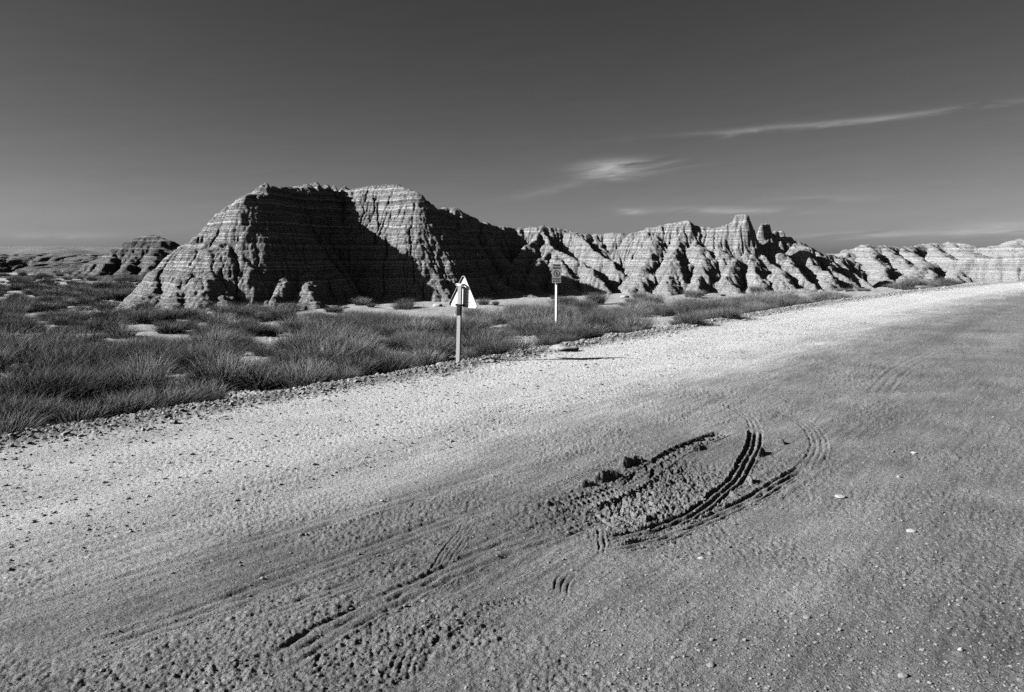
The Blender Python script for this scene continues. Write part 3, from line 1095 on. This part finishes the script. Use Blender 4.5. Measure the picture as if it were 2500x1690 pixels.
G = 'loose stones on the dirt verge and road edge'
for i, (px, py, w, h, lab, mt) in enumerate([
    (133, 1046, 17, 13, 'rounded white stone at the scrub edge on the far left', M_PALE),
    (268, 1034, 16, 9, 'white stone lying in the gravel windrow, next right of the rounded one', M_PALE),
    (320, 1297, 13, 12, 'small white stone alone on the smooth left part of the road', M_PALE),
    (312, 1220, 18, 13, 'dark lump added for a dimple in the road above the small white stone', M_GRAVEL),  # dark lump stands in for a dimple in the road surface
    (2225, 1298, 30, 12, 'flat white stone lying on the dirt at right', M_PALE),
    (2052, 1213, 34, 9, 'long flat pale stone right of the outer tyre track', M_PALE),
    (1712, 1360, 22, 10, 'white stone just below the outer tyre track', M_PALE),
    (2232, 1106, 18, 10, 'small white stone near the upper right tyre scuffs', M_PALE),
    (2195, 1166, 14, 14, 'dark upright stone on the dirt at right', M_GRAVEL),
    (1970, 1512, 24, 12, 'pale stone half sunk near the bottom right', M_STONE),
    (2205, 1650, 34, 18, 'large rounded pale stone at the bottom right edge', M_STONE),
    (1740, 1565, 22, 16, 'rough pale stone low in the middle of the dirt', M_STONE),
    (1735, 1630, 28, 16, 'broad grey stone at the bottom of the dirt verge', M_STONE),
    (2345, 1592, 16, 16, 'white round stone in the lower right corner', M_PALE),
    (932, 1222, 13, 9, 'small white stone at the near edge of the pale road', M_PALE),
    (735, 1303, 16, 10, 'pale stone with a long shadow on the near side of the road', M_STONE),
    (640, 1404, 14, 13, 'dark clod on the rutted dirt left of centre', M_GRAVEL),
]):
    stone(px, py, w * 0.85, h * 0.75, 400 + i, lab, mt)
for i, (px, py, w, h, lab) in enumerate([
    (1078, 888, 26, 14, 'grey rock in the gravel just left of the triangular sign post'),
    (1200, 884, 26, 10, 'grey rock in the gravel just right of the triangular sign post'),
    (720, 948, 12, 8, 'white stone in the gravel below the left scrub'),
]):
    stone(px, py, w, h, 500 + i, lab, M_STONE if i < 2 else M_PALE, name='rock' if i < 2 else 'stone')
stone(1376, 857, 68, 24, 600, 'low gravelly earth mound beside the road below the rectangular sign', M_GRAVEL, name='earth_mound', rough=0.3)
for i, (px, py, yy, w, h, lab) in enumerate([
    (1068, 747, 54.2, 26, 12, 'pale rock slab at the foot of the shaded butte left of the sign'),
    (1525, 722, 66, 22, 10, 'pale boulder on the flat before the central ridge'),
    (2005, 712, 68, 14, 9, 'round boulder at the foot of the ridge right of the spurs'),
]):
    p = at(px, py, yy)
    zg = float(ground_coarse(np.array([p[0]]), np.array([yy]))[0])
    o = stone(1300, 1300, 10, 10, 700 + i, lab, M_PALE, name='boulder')
    s_ = yy / (gp(1300, 1300)[1])
    o.scale = (w / 10 * s_, w / 10 * s_, h / 10 * s_)
    o.location = (p[0], yy, zg + 0.05)

# ------------------------------------------------------------------ scrub


def blades(n, rad, height, width, seed, droop=0.5, twig=False, spread=1.0):
    """one tussock: n thin curved blades as tapering three-piece strips"""
    r = np.random.default_rng(seed)
    a = r.uniform(0, 2 * math.pi, n)
    q = np.sqrt(r.random(n))
    bx, by = 0.6 * rad * q * np.cos(a), 0.6 * rad * q * np.sin(a)
    a2 = a + r.normal(0, 1.2 if twig else 0.8, n)
    lean = (0.15 + 0.85 * q) * spread * r.uniform(0.5, 1.1, n)
    L = height * r.uniform(0.55, 1.15, n) * (1.0 if not twig else 1.1)
    ts = np.array([0, 0.35, 0.7, 1.0])
    hx, hy = np.cos(a2), np.sin(a2)
    pts = []
    wob = r.normal(0, 0.08 if not twig else 0.16, (n, 4, 2)) * height
    for i, t in enumerate(ts):
        out = rad * lean * (t ** 1.3)
        up = L * (t - droop * lean * 0.55 * t ** 2.4)
        pts.append(np.stack([bx + hx * out + wob[:, i, 0] * t, by + hy * out + wob[:, i, 1] * t, up], 1))
    pts = np.stack(pts, 1)
    th = r.uniform(0, math.pi, n)
    side = np.stack([np.cos(th), np.sin(th), np.zeros(n)], 1)
    wd = width * np.array([1.0, 0.85, 0.6])
    rows = []
    for i in range(3):
        rows += [pts[:, i] - side * wd[i] / 2, pts[:, i] + side * wd[i] / 2]
    rows.append(pts[:, 3])
    co = np.stack(rows, 1).reshape(-1, 3)
    base = (np.arange(n) * 7)[:, None]
    f = np.array([[0, 1, 3], [0, 3, 2], [2, 3, 5], [2, 5, 4], [4, 5, 6]])
    fa = (f[None] + base[..., None]).reshape(-1, 3)
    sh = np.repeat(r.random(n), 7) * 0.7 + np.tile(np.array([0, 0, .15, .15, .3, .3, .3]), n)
    return co, fa, sh


def tuft_mesh(name, mat, *a, **k):
    co, fa, sh = blades(*a, **k)
    me = np_mesh(name, co, fa, smooth=False)
    fattr(me, 'shade', sh)
    me.materials.append(mat)
    return me


GRASS = [tuft_mesh('tussock_blades', M_DRY, 900, 0.62, 0.5 + 0.1 * i, 0.0065, 20 + i, droop=0.55 + 0.12 * i) for i in range(4)]
SHRUB = [tuft_mesh('shrub_twigs', M_DARK, 900, 0.5 + 0.07 * i, 0.36 + 0.13 * i, 0.008, 40 + i, droop=0.35, twig=True, spread=1.15) for i in range(4)]


def scrub_points():
    n = 26000
    y = 9 + 75 * rng.random(n) ** 0.75
    x = (rng.random(n) - 0.5) * 1.75 * y
    # left plain, farther out
    n2 = 9000
    y2 = 50 + 80 * rng.random(n2)
    x2 = -y2 * (0.30 + 0.6 * rng.random(n2))
    x = np.concatenate([x, x2])
    y = np.concatenate([y, y2])
    u, e = road_uv(x, y)
    z = ground_coarse(x, y)
    dens = fbm2(x * 0.16, y * 0.10, 120, 3)
    edge_ok = e > 0.75 + 0.9 * rng.random(len(x))
    H = hill_h(x, y)
    free = (H < z - 0.35)
    fine = perlin2(x * 0.75, y * 0.55, 123) + 0.5 * perlin2(x * 1.6, y * 1.2, 124)
    cleared = sstep(-0.45, -0.1, dens) * sstep(0.0, 0.22, fine)
    base = np.where(y < 45, 0.95, 0.85)
    # bare apron in front of the buttes
    apron = sstep(0.2, 2.2, z - H)
    # bare flat before the central ridge
    bare = np.where((x > 2) & (y > 48), 0.22, 1.0) * np.where((x > -14) & (x < 3) & (y > 46), 0.12, 1.0)
    keep = edge_ok & free & (rng.random(len(x)) < base * cleared * (0.3 + 0.7 * apron) * bare * np.clip(25 / y, 0.35, 1.0))
    return x[keep], y[keep], z[keep], e[keep]


def gn_scatter(name, x, y, z, scale, meshes, label, cat):
    """one stuff object: points that carry copies of a few blade meshes"""
    me = np_mesh(name, np.stack([x, y, z], 1), np.zeros((0, 3), int).reshape(0, 3)) if False else bpy.data.meshes.new(name)
    me.vertices.add(len(x))
    me.vertices.foreach_set('co', np.stack([x, y, z], 1).astype(np.float32).ravel())
    fattr(me, 'size', scale)
    fattr(me, 'turn', rng.uniform(0, 2 * math.pi, len(x)))
    me.attributes.new('pick', 'INT', 'POINT').data.foreach_set('value', rng.integers(0, len(meshes), len(x)).astype(np.int32))
    o = obj(name, me)
    src = bpy.data.collections.new(name + '_source')
    for m in meshes:
        src.objects.link(bpy.data.objects.new('blade_source', m))
    g = bpy.data.node_groups.new(name, 'GeometryNodeTree')
    g.interface.new_socket('Geometry', in_out='INPUT', socket_type='NodeSocketGeometry')
    g.interface.new_socket('Geometry', in_out='OUTPUT', socket_type='NodeSocketGeometry')
    N = g.nodes.new
    gi, go = N('NodeGroupInput'), N('NodeGroupOutput')
    ci = N('GeometryNodeCollectionInfo')
    ci.inputs['Collection'].default_value = src
    ci.inputs['Separate Children'].default_value = True
    ip = N('GeometryNodeInstanceOnPoints')
    ip.inputs['Pick Instance'].default_value = True

    def named(nm, typ):
        q = N('GeometryNodeInputNamedAttribute')
        q.data_type = typ
        q.inputs['Name'].default_value = nm
        return q.outputs[0]
    L = g.links.new
    L(gi.outputs[0], ip.inputs['Points'])
    L(ci.outputs[0], ip.inputs['Instance'])
    L(named('pick', 'INT'), ip.inputs['Instance Index'])
    cx = N('ShaderNodeCombineXYZ')
    L(named('turn', 'FLOAT'), cx.inputs[2])
    L(cx.outputs[0], ip.inputs['Rotation'])
    L(named('size', 'FLOAT'), ip.inputs['Scale'])
    L(ip.outputs[0], go.inputs[0])
    md = o.modifiers.new('scatter', 'NODES')
    md.node_group = g
    tag(o, label, cat, None, 'stuff')
    return o


sx_, sy_, sz_, se_ = scrub_points()
size = (0.45 + 1.05 * rng.random(len(sx_)) ** 1.6) * (0.75 + 0.25 * sstep(1, 4, se_))
kind = rng.random(len(sx_)) + 0.35 * fbm2(sx_ * 0.1, sy_ * 0.1, 130, 2)
mk = kind < 0.42
gn_scatter('dry_grass', sx_[mk], sy_[mk], sz_[mk] - 0.03, size[mk], GRASS, 'dry bent grass covering the flat beyond the road', 'grass')
gn_scatter('ground_cover', sx_[~mk], sy_[~mk], sz_[~mk] - 0.03, size[~mk] * 0.95, SHRUB, 'low dark scrub growing among the dry grass', 'scrub')
print('tussocks', len(sx_))


def copy_tree(o):
    c = o.copy()
    COL.objects.link(c)
    for ch in o.children:
        d = ch.copy()
        COL.objects.link(d)
        d.parent = c
        d.matrix_parent_inverse = ch.matrix_parent_inverse
    return c


def make_shrub(name, mesh_top, mesh_core, label, cat='shrub'):
    root = empty(name)
    obj('foliage', mesh_top, None, root)
    obj('stem', mesh_core, None, root)
    tag(root, label, cat)
    return root


def stems_mesh(seed, n=14):
    co, fa, sh = blades(n, 0.35, 0.5, 0.03, seed, droop=0.1, twig=True)
    me = np_mesh('shrub_stems', co, fa, smooth=False)
    fattr(me, 'shade', sh * 0.4)
    me.materials.append(M_DARK)
    return me


bush_top = tuft_mesh('bush_twigs', M_DARK, 1100, 0.62, 0.78, 0.013, 61, droop=0.25, twig=True, spread=0.95)
grass_top = tuft_mesh('tussock_blades', M_DRY, 750, 0.62, 0.72, 0.011, 62, droop=0.8)
core = stems_mesh(63)
bush0 = make_shrub('shrub', bush_top, core, 'rounded dark shrub')
tuss0 = make_shrub('grass_tussock', grass_top, core, 'bent dry tussock', 'grass tussock')
used0 = {'shrub': False, 'grass': False}


def place(kind_, px, py, wpx, lab, y=None, zoff=0.0):
    """stand a shrub where its foot is seen"""
    src = bush0 if kind_ == 'shrub' else tuss0
    if y is None:
        # walk out along the view ray until it meets the ground
        d = pix_dir(px, py)
        t = np.linspace(8, 130, 1200)
        X, Y, Z = d.x * t, d.y * t, CAM_H + d.z * t
        g = ground_coarse(X, Y)
        k = int(np.argmax(Z < g))
        xx, yy, zz = X[k], Y[k], g[k]
    else:
        p = at(px, py, y)
        xx, yy = p[0], y
        zz = float(ground_coarse(np.array([xx]), np.array([yy]))[0])
    if not used0[kind_]:
        o = src
        used0[kind_] = True
    else:
        o = copy_tree(src)
    s = wpx * yy / FPX / 1.15
    o.location = (xx, yy, zz - 0.02)
    o.rotation_euler = (0, 0, random.uniform(0, 6.28))
    o.scale = (s, s, s * random.uniform(0.85, 1.05))
    o['label'] = lab
    return o


for a in [
    ('shrub', 990, 754, 42, 'small twiggy bush alone on the bright strip before the shaded butte'),
    ('shrub', 1456, 745, 52, 'rounded dark bush at the edge of the shadow right of the rectangular sign'),
    ('shrub', 1388, 752, 46, 'upright pale bush just right of the rectangular sign post'),
    ('shrub', 1630, 716, 34, 'dark bush on the flat below the central peak'),
    ('shrub', 1560, 735, 34, 'low bush on the flat before the dark gully'),
    ('shrub', 1845, 716, 30, 'small dark bush at the foot of the ridge below the pinnacles'),
    ('shrub', 1930, 742, 40, 'dark bush at the roadside below the low mound'),
    ('shrub', 1210, 745, 18, 'tiny bush on the lit strip right of the triangular sign'),
    ('shrub', 2215, 708, 36, 'dark bush at the roadside before the pale rounded hill'),
    ('shrub', 2310, 702, 40, 'dark bush by the far road edge under the cliff'),
    ('shrub', 455, 780, 50, 'dark bush at the foot of the big butte left nose'),
    ('shrub', 290, 735, 40, 'dark bush on the left plain beside the butte foot'),
    ('shrub', 250, 712, 46, 'wide low bush on the left plain below the domed butte'),
    ('grass', 1170, 868, 110, 'bent dry tussock right of the triangular sign post'),
    ('grass', 1260, 862, 90, 'bent dry tussock left of the low earth mound'),
    ('grass', 1040, 893, 90, 'bent dry tussock left of the triangular sign post'),
    ('grass', 960, 905, 100, 'second dry tussock left of the triangular sign post'),
    ('grass', 870, 918, 110, 'dry tussock at the gravel edge, third left of the sign'),
    ('grass', 760, 930, 120, 'large dry tussock at the gravel edge below the butte front'),
    ('grass', 640, 950, 120, 'dark dry tussock at the gravel edge below the butte nose'),
    ('grass', 500, 985, 130, 'dry tussock at the gravel edge, left of the dark one'),
    ('grass', 360, 1010, 130, 'dry tussock above the white stone in the gravel'),
    ('grass', 200, 1040, 120, 'dry tussock next to the rounded white stone at left'),
    ('grass', 1440, 828, 80, 'dry tussock just right of the low earth mound'),
    ('grass', 1540, 812, 80, 'rounded dry tussock in the middle of the roadside scrub'),
    ('grass', 1690, 795, 70, 'dry tussock at the road edge below the central peak'),
    ('grass', 1780, 780, 64, 'dry tussock at the road edge below the pinnacles'),
]:
    place(*a)

# ------------------------------------------------------------------ the signs
M_STEEL = mat_plain('galvanised_steel', 0.27, 0.6, 0.6, 45, 0.3)
M_PLATE = mat_plain('bare_sign_back', 0.72, 0.45, 0.06, 8, 0.4)
M_WHITE = mat_plain('sign_white_paint', 0.70, 0.5, 0.06, 10, 0.3)
M_BLACK = mat_plain('sign_black_paint', 0.03, 0.5, 0.2, 10, 0.3)
M_TAPE = mat_plain('black_tape', 0.02, 0.85, 0.3, 20, 0.05)
M_CLOTH = mat_plain('white_rag', 0.75, 0.9, 0.1, 40, 0.1)


def bm_mesh(name, bm, smooth=False):
    me = bpy.data.meshes.new(name)
    bmesh.ops.recalc_face_normals(bm, faces=bm.faces)
    bm.to_mesh(me)
    bm.free()
    if smooth:
        for p in me.polygons:
            p.use_smooth = True
    return me


def add_box(bm, c, s, rot=None, bev=0.0):
    g = bmesh.ops.create_cube(bm, size=1.0)
    M = Matrix.Translation(c) @ (rot if rot else Matrix.Identity(4)) @ Matrix.Diagonal((*s, 1))
    bmesh.ops.transform(bm, matrix=M, verts=g['verts'])
    if bev:
        es = list({e for v in g['verts'] for e in v.link_edges})
        bmesh.ops.bevel(bm, geom=es, offset=bev, segments=2, affect='EDGES')


def extrude_outline(bm, pts, y0, y1):
    """closed outline in x,z pulled from y0 to y1"""
    a = [bm.verts.new((p[0], y0, p[1])) for p in pts]
    b = [bm.verts.new((p[0], y1, p[1])) for p in pts]
    bm.faces.new(a)
    bm.faces.new(b[::-1])
    n = len(pts)
    for i in range(n):
        bm.faces.new((a[i], a[(i + 1) % n], b[(i + 1) % n], b[i]))


def rounded_poly(corners, r, n=7):
    out = []
    N = len(corners)
    for i in range(N):
        p = Vector(corners[i])
        a = (Vector(corners[i - 1]) - p).normalized()
        b = (Vector(corners[(i + 1) % N]) - p).normalized()
        half = a.angle(b) / 2
        t = r / math.tan(half)
        c = p + (a + b).normalized() * (r / math.sin(half))
        s, e = p + a * t, p + b * t
        a0 = math.atan2(s.y - c.y, s.x - c.x)
        a1 = math.atan2(e.y - c.y, e.x - c.x)
        dlt = (a1 - a0 + math.pi) % (2 * math.pi) - math.pi
        for k in range(n):
            q = a0 + dlt * k / (n - 1)
            out.append((c.x + r * math.cos(q), c.y + r * math.sin(q)))
    return out


def c_profile(bm, w, d, th, z0, z1):
    """C section post: web towards -y, two flanges, lips"""
    pts = [(-w / 2, d), (-w / 2, 0), (w / 2, 0), (w / 2, d), (w / 2 - th, d), (w / 2 - th, th), (-w / 2 + th, th), (-w / 2 + th, d)]
    a = [bm.verts.new((x, y, z0)) for x, y in pts]
    b = [bm.verts.new((x, y, z1)) for x, y in pts]
    for q in ((0, 1, 6, 7), (1, 2, 5, 6), (2, 3, 4, 5)):
        bm.faces.new([a[i] for i in q])
        bm.faces.new([b[i] for i in q][::-1])
    n = len(pts)
    for i in range(n):
        bm.faces.new((a[i], a[(i + 1) % n], b[(i + 1) % n], b[i]))


def warning_sign():
    y = 18.5
    p = at(1117, 893, y)
    s = y / FPX                      # metres per photo pixel here
    x0, z0 = p[0], float(gz(p[0], y)[0])
    top = at(1130, 673, y)[2] - z0
    bot = at(1130, 748, y)[2] - z0
    th_ = top - bot
    root = empty('warning_sign', (x0, y, z0), math.radians(-31))
    root.rotation_euler = (0, math.radians(2.3), math.radians(-31))
    tag(root, 'bare metal back of a triangular road sign on a speckled steel post', 'road sign')
    # local frame: -y faces the camera side, plate behind the post
    half = th_ / 0.866 / 2 * 1.04
    cx = 0.045
    bm = bmesh.new()
    tri = rounded_poly([(cx - half, bot - 0.02), (cx + half, bot - 0.02), (cx, top + 0.055)], 0.055)
    extrude_outline(bm, tri, 0.120, 0.1235)
    obj('plate', bm_mesh('sign_plate', bm), M_PLATE, root)
    bm = bmesh.new()
    inner = rounded_poly([(cx - half + 0.007, bot - 0.016), (cx + half - 0.007, bot - 0.016), (cx, top + 0.043)], 0.052)
    for i in range(len(tri)):
        j = (i + 1) % len(tri)
        v = [bm.verts.new((q[0], yy, q[1])) for q, yy in ((tri[i], 0.0875), (tri[j], 0.0875), (inner[j], 0.0875), (inner[i], 0.0875))]
        w = [bm.verts.new((q[0], yy, q[1])) for q, yy in ((tri[i], 0.1195), (tri[j], 0.1195), (inner[j], 0.1195), (inner[i], 0.1195))]
        bm.faces.new(v)
        bm.faces.new((v[0], v[1], w[1], w[0]))
        bm.faces.new((v[3], v[2], w[2], w[3]))
    bmesh.ops.remove_doubles(bm, verts=bm.verts, dist=1e-5)
    obj('folded_rim', bm_mesh('sign_rim', bm), M_PLATE, root)
    bm = bmesh.new()
    c_profile(bm, 0.10, 0.055, 0.006, -0.3, top - 0.19)
    obj('post', bm_mesh('sign_post', bm), M_STEEL, root)
    for zc in (top - 0.215, bot + 0.03):
        bm = bmesh.new()
        add_box(bm, (-0.015, -0.004, zc), (0.17, 0.006, 0.05), None, 0.002)
        add_box(bm, (-0.1, 0.055, zc), (0.008, 0.12, 0.05), None, 0.002)
        add_box(bm, (0.075, 0.055, zc), (0.008, 0.12, 0.05), None, 0.002)
        c_ = obj('clamp', bm_mesh('sign_clamp', bm), M_PLATE if zc > bot + 0.1 else M_TAPE, root)
        for bx in (-0.075, 0.05):
            bm = bmesh.new()
            bmesh.ops.create_cone(bm, cap_ends=True, segments=6, radius1=0.011, radius2=0.011, depth=0.012,
                                  matrix=Matrix.Translation((bx, -0.013, zc)) @ Matrix.Rotation(math.pi / 2, 4, 'X'))
            obj('bolt', bm_mesh('clamp_bolt', bm), M_TAPE, c_)
    # small stamped marks on the plate's right corner
    for (mx, mz, w, h) in ((0.155, 0.105, 0.020, 0.014), (0.185, 0.112, 0.012, 0.022), (0.204, 0.110, 0.010, 0.018), (0.222, 0.102, 0.016, 0.010),
                           (0.165, 0.062, 0.022, 0.007), (0.19, 0.06, 0.012, 0.007), (0.25, 0.06, 0.010, 0.010), (0.18, 0.22, 0.008, 0.01)):
        bm = bmesh.new()
        add_box(bm, (cx + mx * 0.95, 0.1188, bot + mz), (w, 0.0012, h))
        obj('stamped_mark', bm_mesh('mark', bm), M_BLACK, root)
    # black wrapping with a torn white rag, tied round the post under the plate
    M = root.matrix_basis
    bm = bmesh.new()
    add_box(bm, (-0.005, 0.022, bot - 0.105), (0.128, 0.08, 0.20), None, 0.012)
    for v in bm.verts:
        v.co += Vector((random.uniform(-.008, .008), random.uniform(-.008, .008), random.uniform(-.025, .025)))
    tp = obj('tape_wrapping', bm_mesh('tape', bm), M_TAPE)
    tp.matrix_basis = M
    tag(tp, 'black plastic wrapped round the post under the triangular sign', 'wrapping')
    bm = bmesh.new()
    strips = [[(-0.068, -0.022, bot - 0.10), (-0.078, -0.03, bot - 0.14), (-0.09, -0.03, bot - 0.18), (-0.098, -0.025, bot - 0.25)],
              [(0.045, -0.022, bot - 0.02), (0.052, -0.028, bot - 0.09), (0.046, -0.026, bot - 0.15), (0.055, -0.02, bot - 0.22)],
              [(-0.02, -0.024, bot - 0.03), (0.02, -0.03, bot - 0.06), (0.045, -0.026, bot - 0.10)]]
    for st_, w0, w1 in zip(strips, (0.008, 0.012, 0.006), (0.038, 0.014, 0.005)):
        vs_ = []
        for i, q in enumerate(st_):
            w = w0 + (w1 - w0) * i / (len(st_) - 1)
            for sgn in (-1, 1):
                vs_.append([bm.verts.new((q[0] + sgn * w / 2, q[1] + dy + 0.006 * sgn, q[2])) for dy in (0, 0.003)])
        for i in range(len(st_) - 1):
            a, b, c, d = vs_[2 * i], vs_[2 * i + 1], vs_[2 * i + 2], vs_[2 * i + 3]
            bm.faces.new((a[0], b[0], d[0], c[0]))
            bm.faces.new((a[1], c[1], d[1], b[1]))
            bm.faces.new((a[0], c[0], c[1], a[1]))
            bm.faces.new((b[0], b[1], d[1], d[0]))
    rg = obj('rag', bm_mesh('rag_strips', bm), M_CLOTH)
    rg.matrix_basis = M
    tag(rg, 'torn white rag strips hanging from the triangular sign post', 'rag')


warning_sign()


def text_mesh(txt, size, depth):
    cu = bpy.data.curves.new('lettering', 'FONT')
    cu.body = txt
    cu.size = size
    cu.align_x = 'CENTER'
    cu.align_y = 'CENTER'
    cu.extrude = depth
    cu.offset = size * 0.035
    cu.resolution_u = 2
    o = bpy.data.objects.new('tmp', cu)
    COL.objects.link(o)
    dg = bpy.context.evaluated_depsgraph_get()
    dg.update()
    me = bpy.data.meshes.new_from_object(o.evaluated_get(dg))
    bpy.data.objects.remove(o)
    return me


def notice_sign():
    y = 28.0
    p = at(1358, 805, y)
    x0 = p[0]
    z0 = float(ground_coarse(np.array([x0]), np.array([y]))[0])
    ztop = at(1356, 644, y)[2] - z0
    zbot = at(1356, 691, y)[2] - z0
    W = 0.325
    Hh = ztop - zbot
    zm = (ztop + zbot) / 2
    root = empty('notice_sign', (x0, y, z0), math.radians(-2))
    tag(root, 'rectangular military zone notice with a no walking symbol on a white post', 'sign')
    bm = bmesh.new()
    add_box(bm, (0, 0, zm), (W, 0.032, Hh), None, 0.004)
    obj('panel', bm_mesh('notice_panel', bm), mat_plain('faded_notice_paint', 0.40, 0.6, 0.2, 14, 0.2), root)
    bm = bmesh.new()
    add_box(bm, (0.0, 0.06, (ztop - 0.1 - 0.4) / 2), (0.075, 0.075, ztop - 0.1 + 0.4), Matrix.Rotation(math.radians(-32), 4, 'Z'), 0.006)
    obj('post', bm_mesh('notice_post', bm), M_WHITE, root)
    for txt, zc, sz in (('ZONA', 0.41, 0.086), ('MILITAR', 0.27, 0.076), ('PROHIBIDO', -0.29, 0.058), ('EL PASO', -0.405, 0.070)):
        me = text_mesh(txt, sz, 0.001)
        o = obj('lettering', me, M_BLACK, root)
        o.location = (0, -0.0175, zm + zc * Hh)
        o.rotation_euler = (math.pi / 2, 0, 0)
        o['label'] = 'black words ' + txt
    # the ring, the walking figure and the bar across it
    bm = bmesh.new()
    R1, R0, n = 0.108, 0.088, 40
    rv = [[bm.verts.new((R * math.cos(2 * math.pi * i / n), yy, R * math.sin(2 * math.pi * i / n) * 1.12)) for i in range(n)]
          for R in (R1, R0) for yy in (-0.0165, -0.0185)]
    for i in range(n):
        j = (i + 1) % n
        o1, o2, i1, i2 = rv
        bm.faces.new((o2[i], o2[j], i2[j], i2[i]))
        bm.faces.new((o1[i], o1[j], o2[j], o2[i]))
        bm.faces.new((i2[i], i2[j], i1[j], i1[i]))
    o = obj('ring', bm_mesh('no_entry_ring', bm), M_BLACK, root)
    o.location = (0, 0, zm - 0.01)
    bm = bmesh.new()

    def limb(x1, z1, x2, z2, w):
        d = Vector((x2 - x1, 0, z2 - z1))
        a = math.atan2(d.x, d.z)
        add_box(bm, ((x1 + x2) / 2, -0.0175, (z1 + z2) / 2), (w, 0.002, d.length), Matrix.Rotation(a, 4, 'Y'))
    bmesh.ops.create_cone(bm, cap_ends=True, segments=14, radius1=0.013, radius2=0.013, depth=0.002,
                          matrix=Matrix.Translation((-0.004, -0.0175, 0.052)) @ Matrix.Rotation(math.pi / 2, 4, 'X'))
    limb(0, 0.036, 0.004, -0.01, 0.026)
    limb(0.004, -0.008, 0.026, -0.066, 0.013)
    limb(0.002, -0.008, -0.026, -0.066, 0.013)
    limb(-0.006, 0.03, -0.032, -0.004, 0.009)
    limb(0.008, 0.03, 0.030, 0.0, 0.009)
    o = obj('walking_figure', bm_mesh('pedestrian_symbol', bm), M_BLACK, root)
    o.location = (0, 0, zm - 0.01)
    bm = bmesh.new()
    limb(-0.055, 0.062, 0.055, -0.062, 0.012)
    o = obj('bar', bm_mesh('no_entry_bar', bm), M_BLACK, root)
    o.location = (0, -0.0022, zm - 0.01)
    for zc in (0.40, -0.42):
        bm = bmesh.new()
        bmesh.ops.create_cone(bm, cap_ends=True, segments=8, radius1=0.006, radius2=0.006, depth=0.006,
                              matrix=Matrix.Translation((0, 0.02, zm + zc * Hh * 1.1)) @ Matrix.Rotation(math.pi / 2, 4, 'X'))
        obj('bolt', bm_mesh('notice_bolt', bm), M_STEEL, root)


notice_sign()
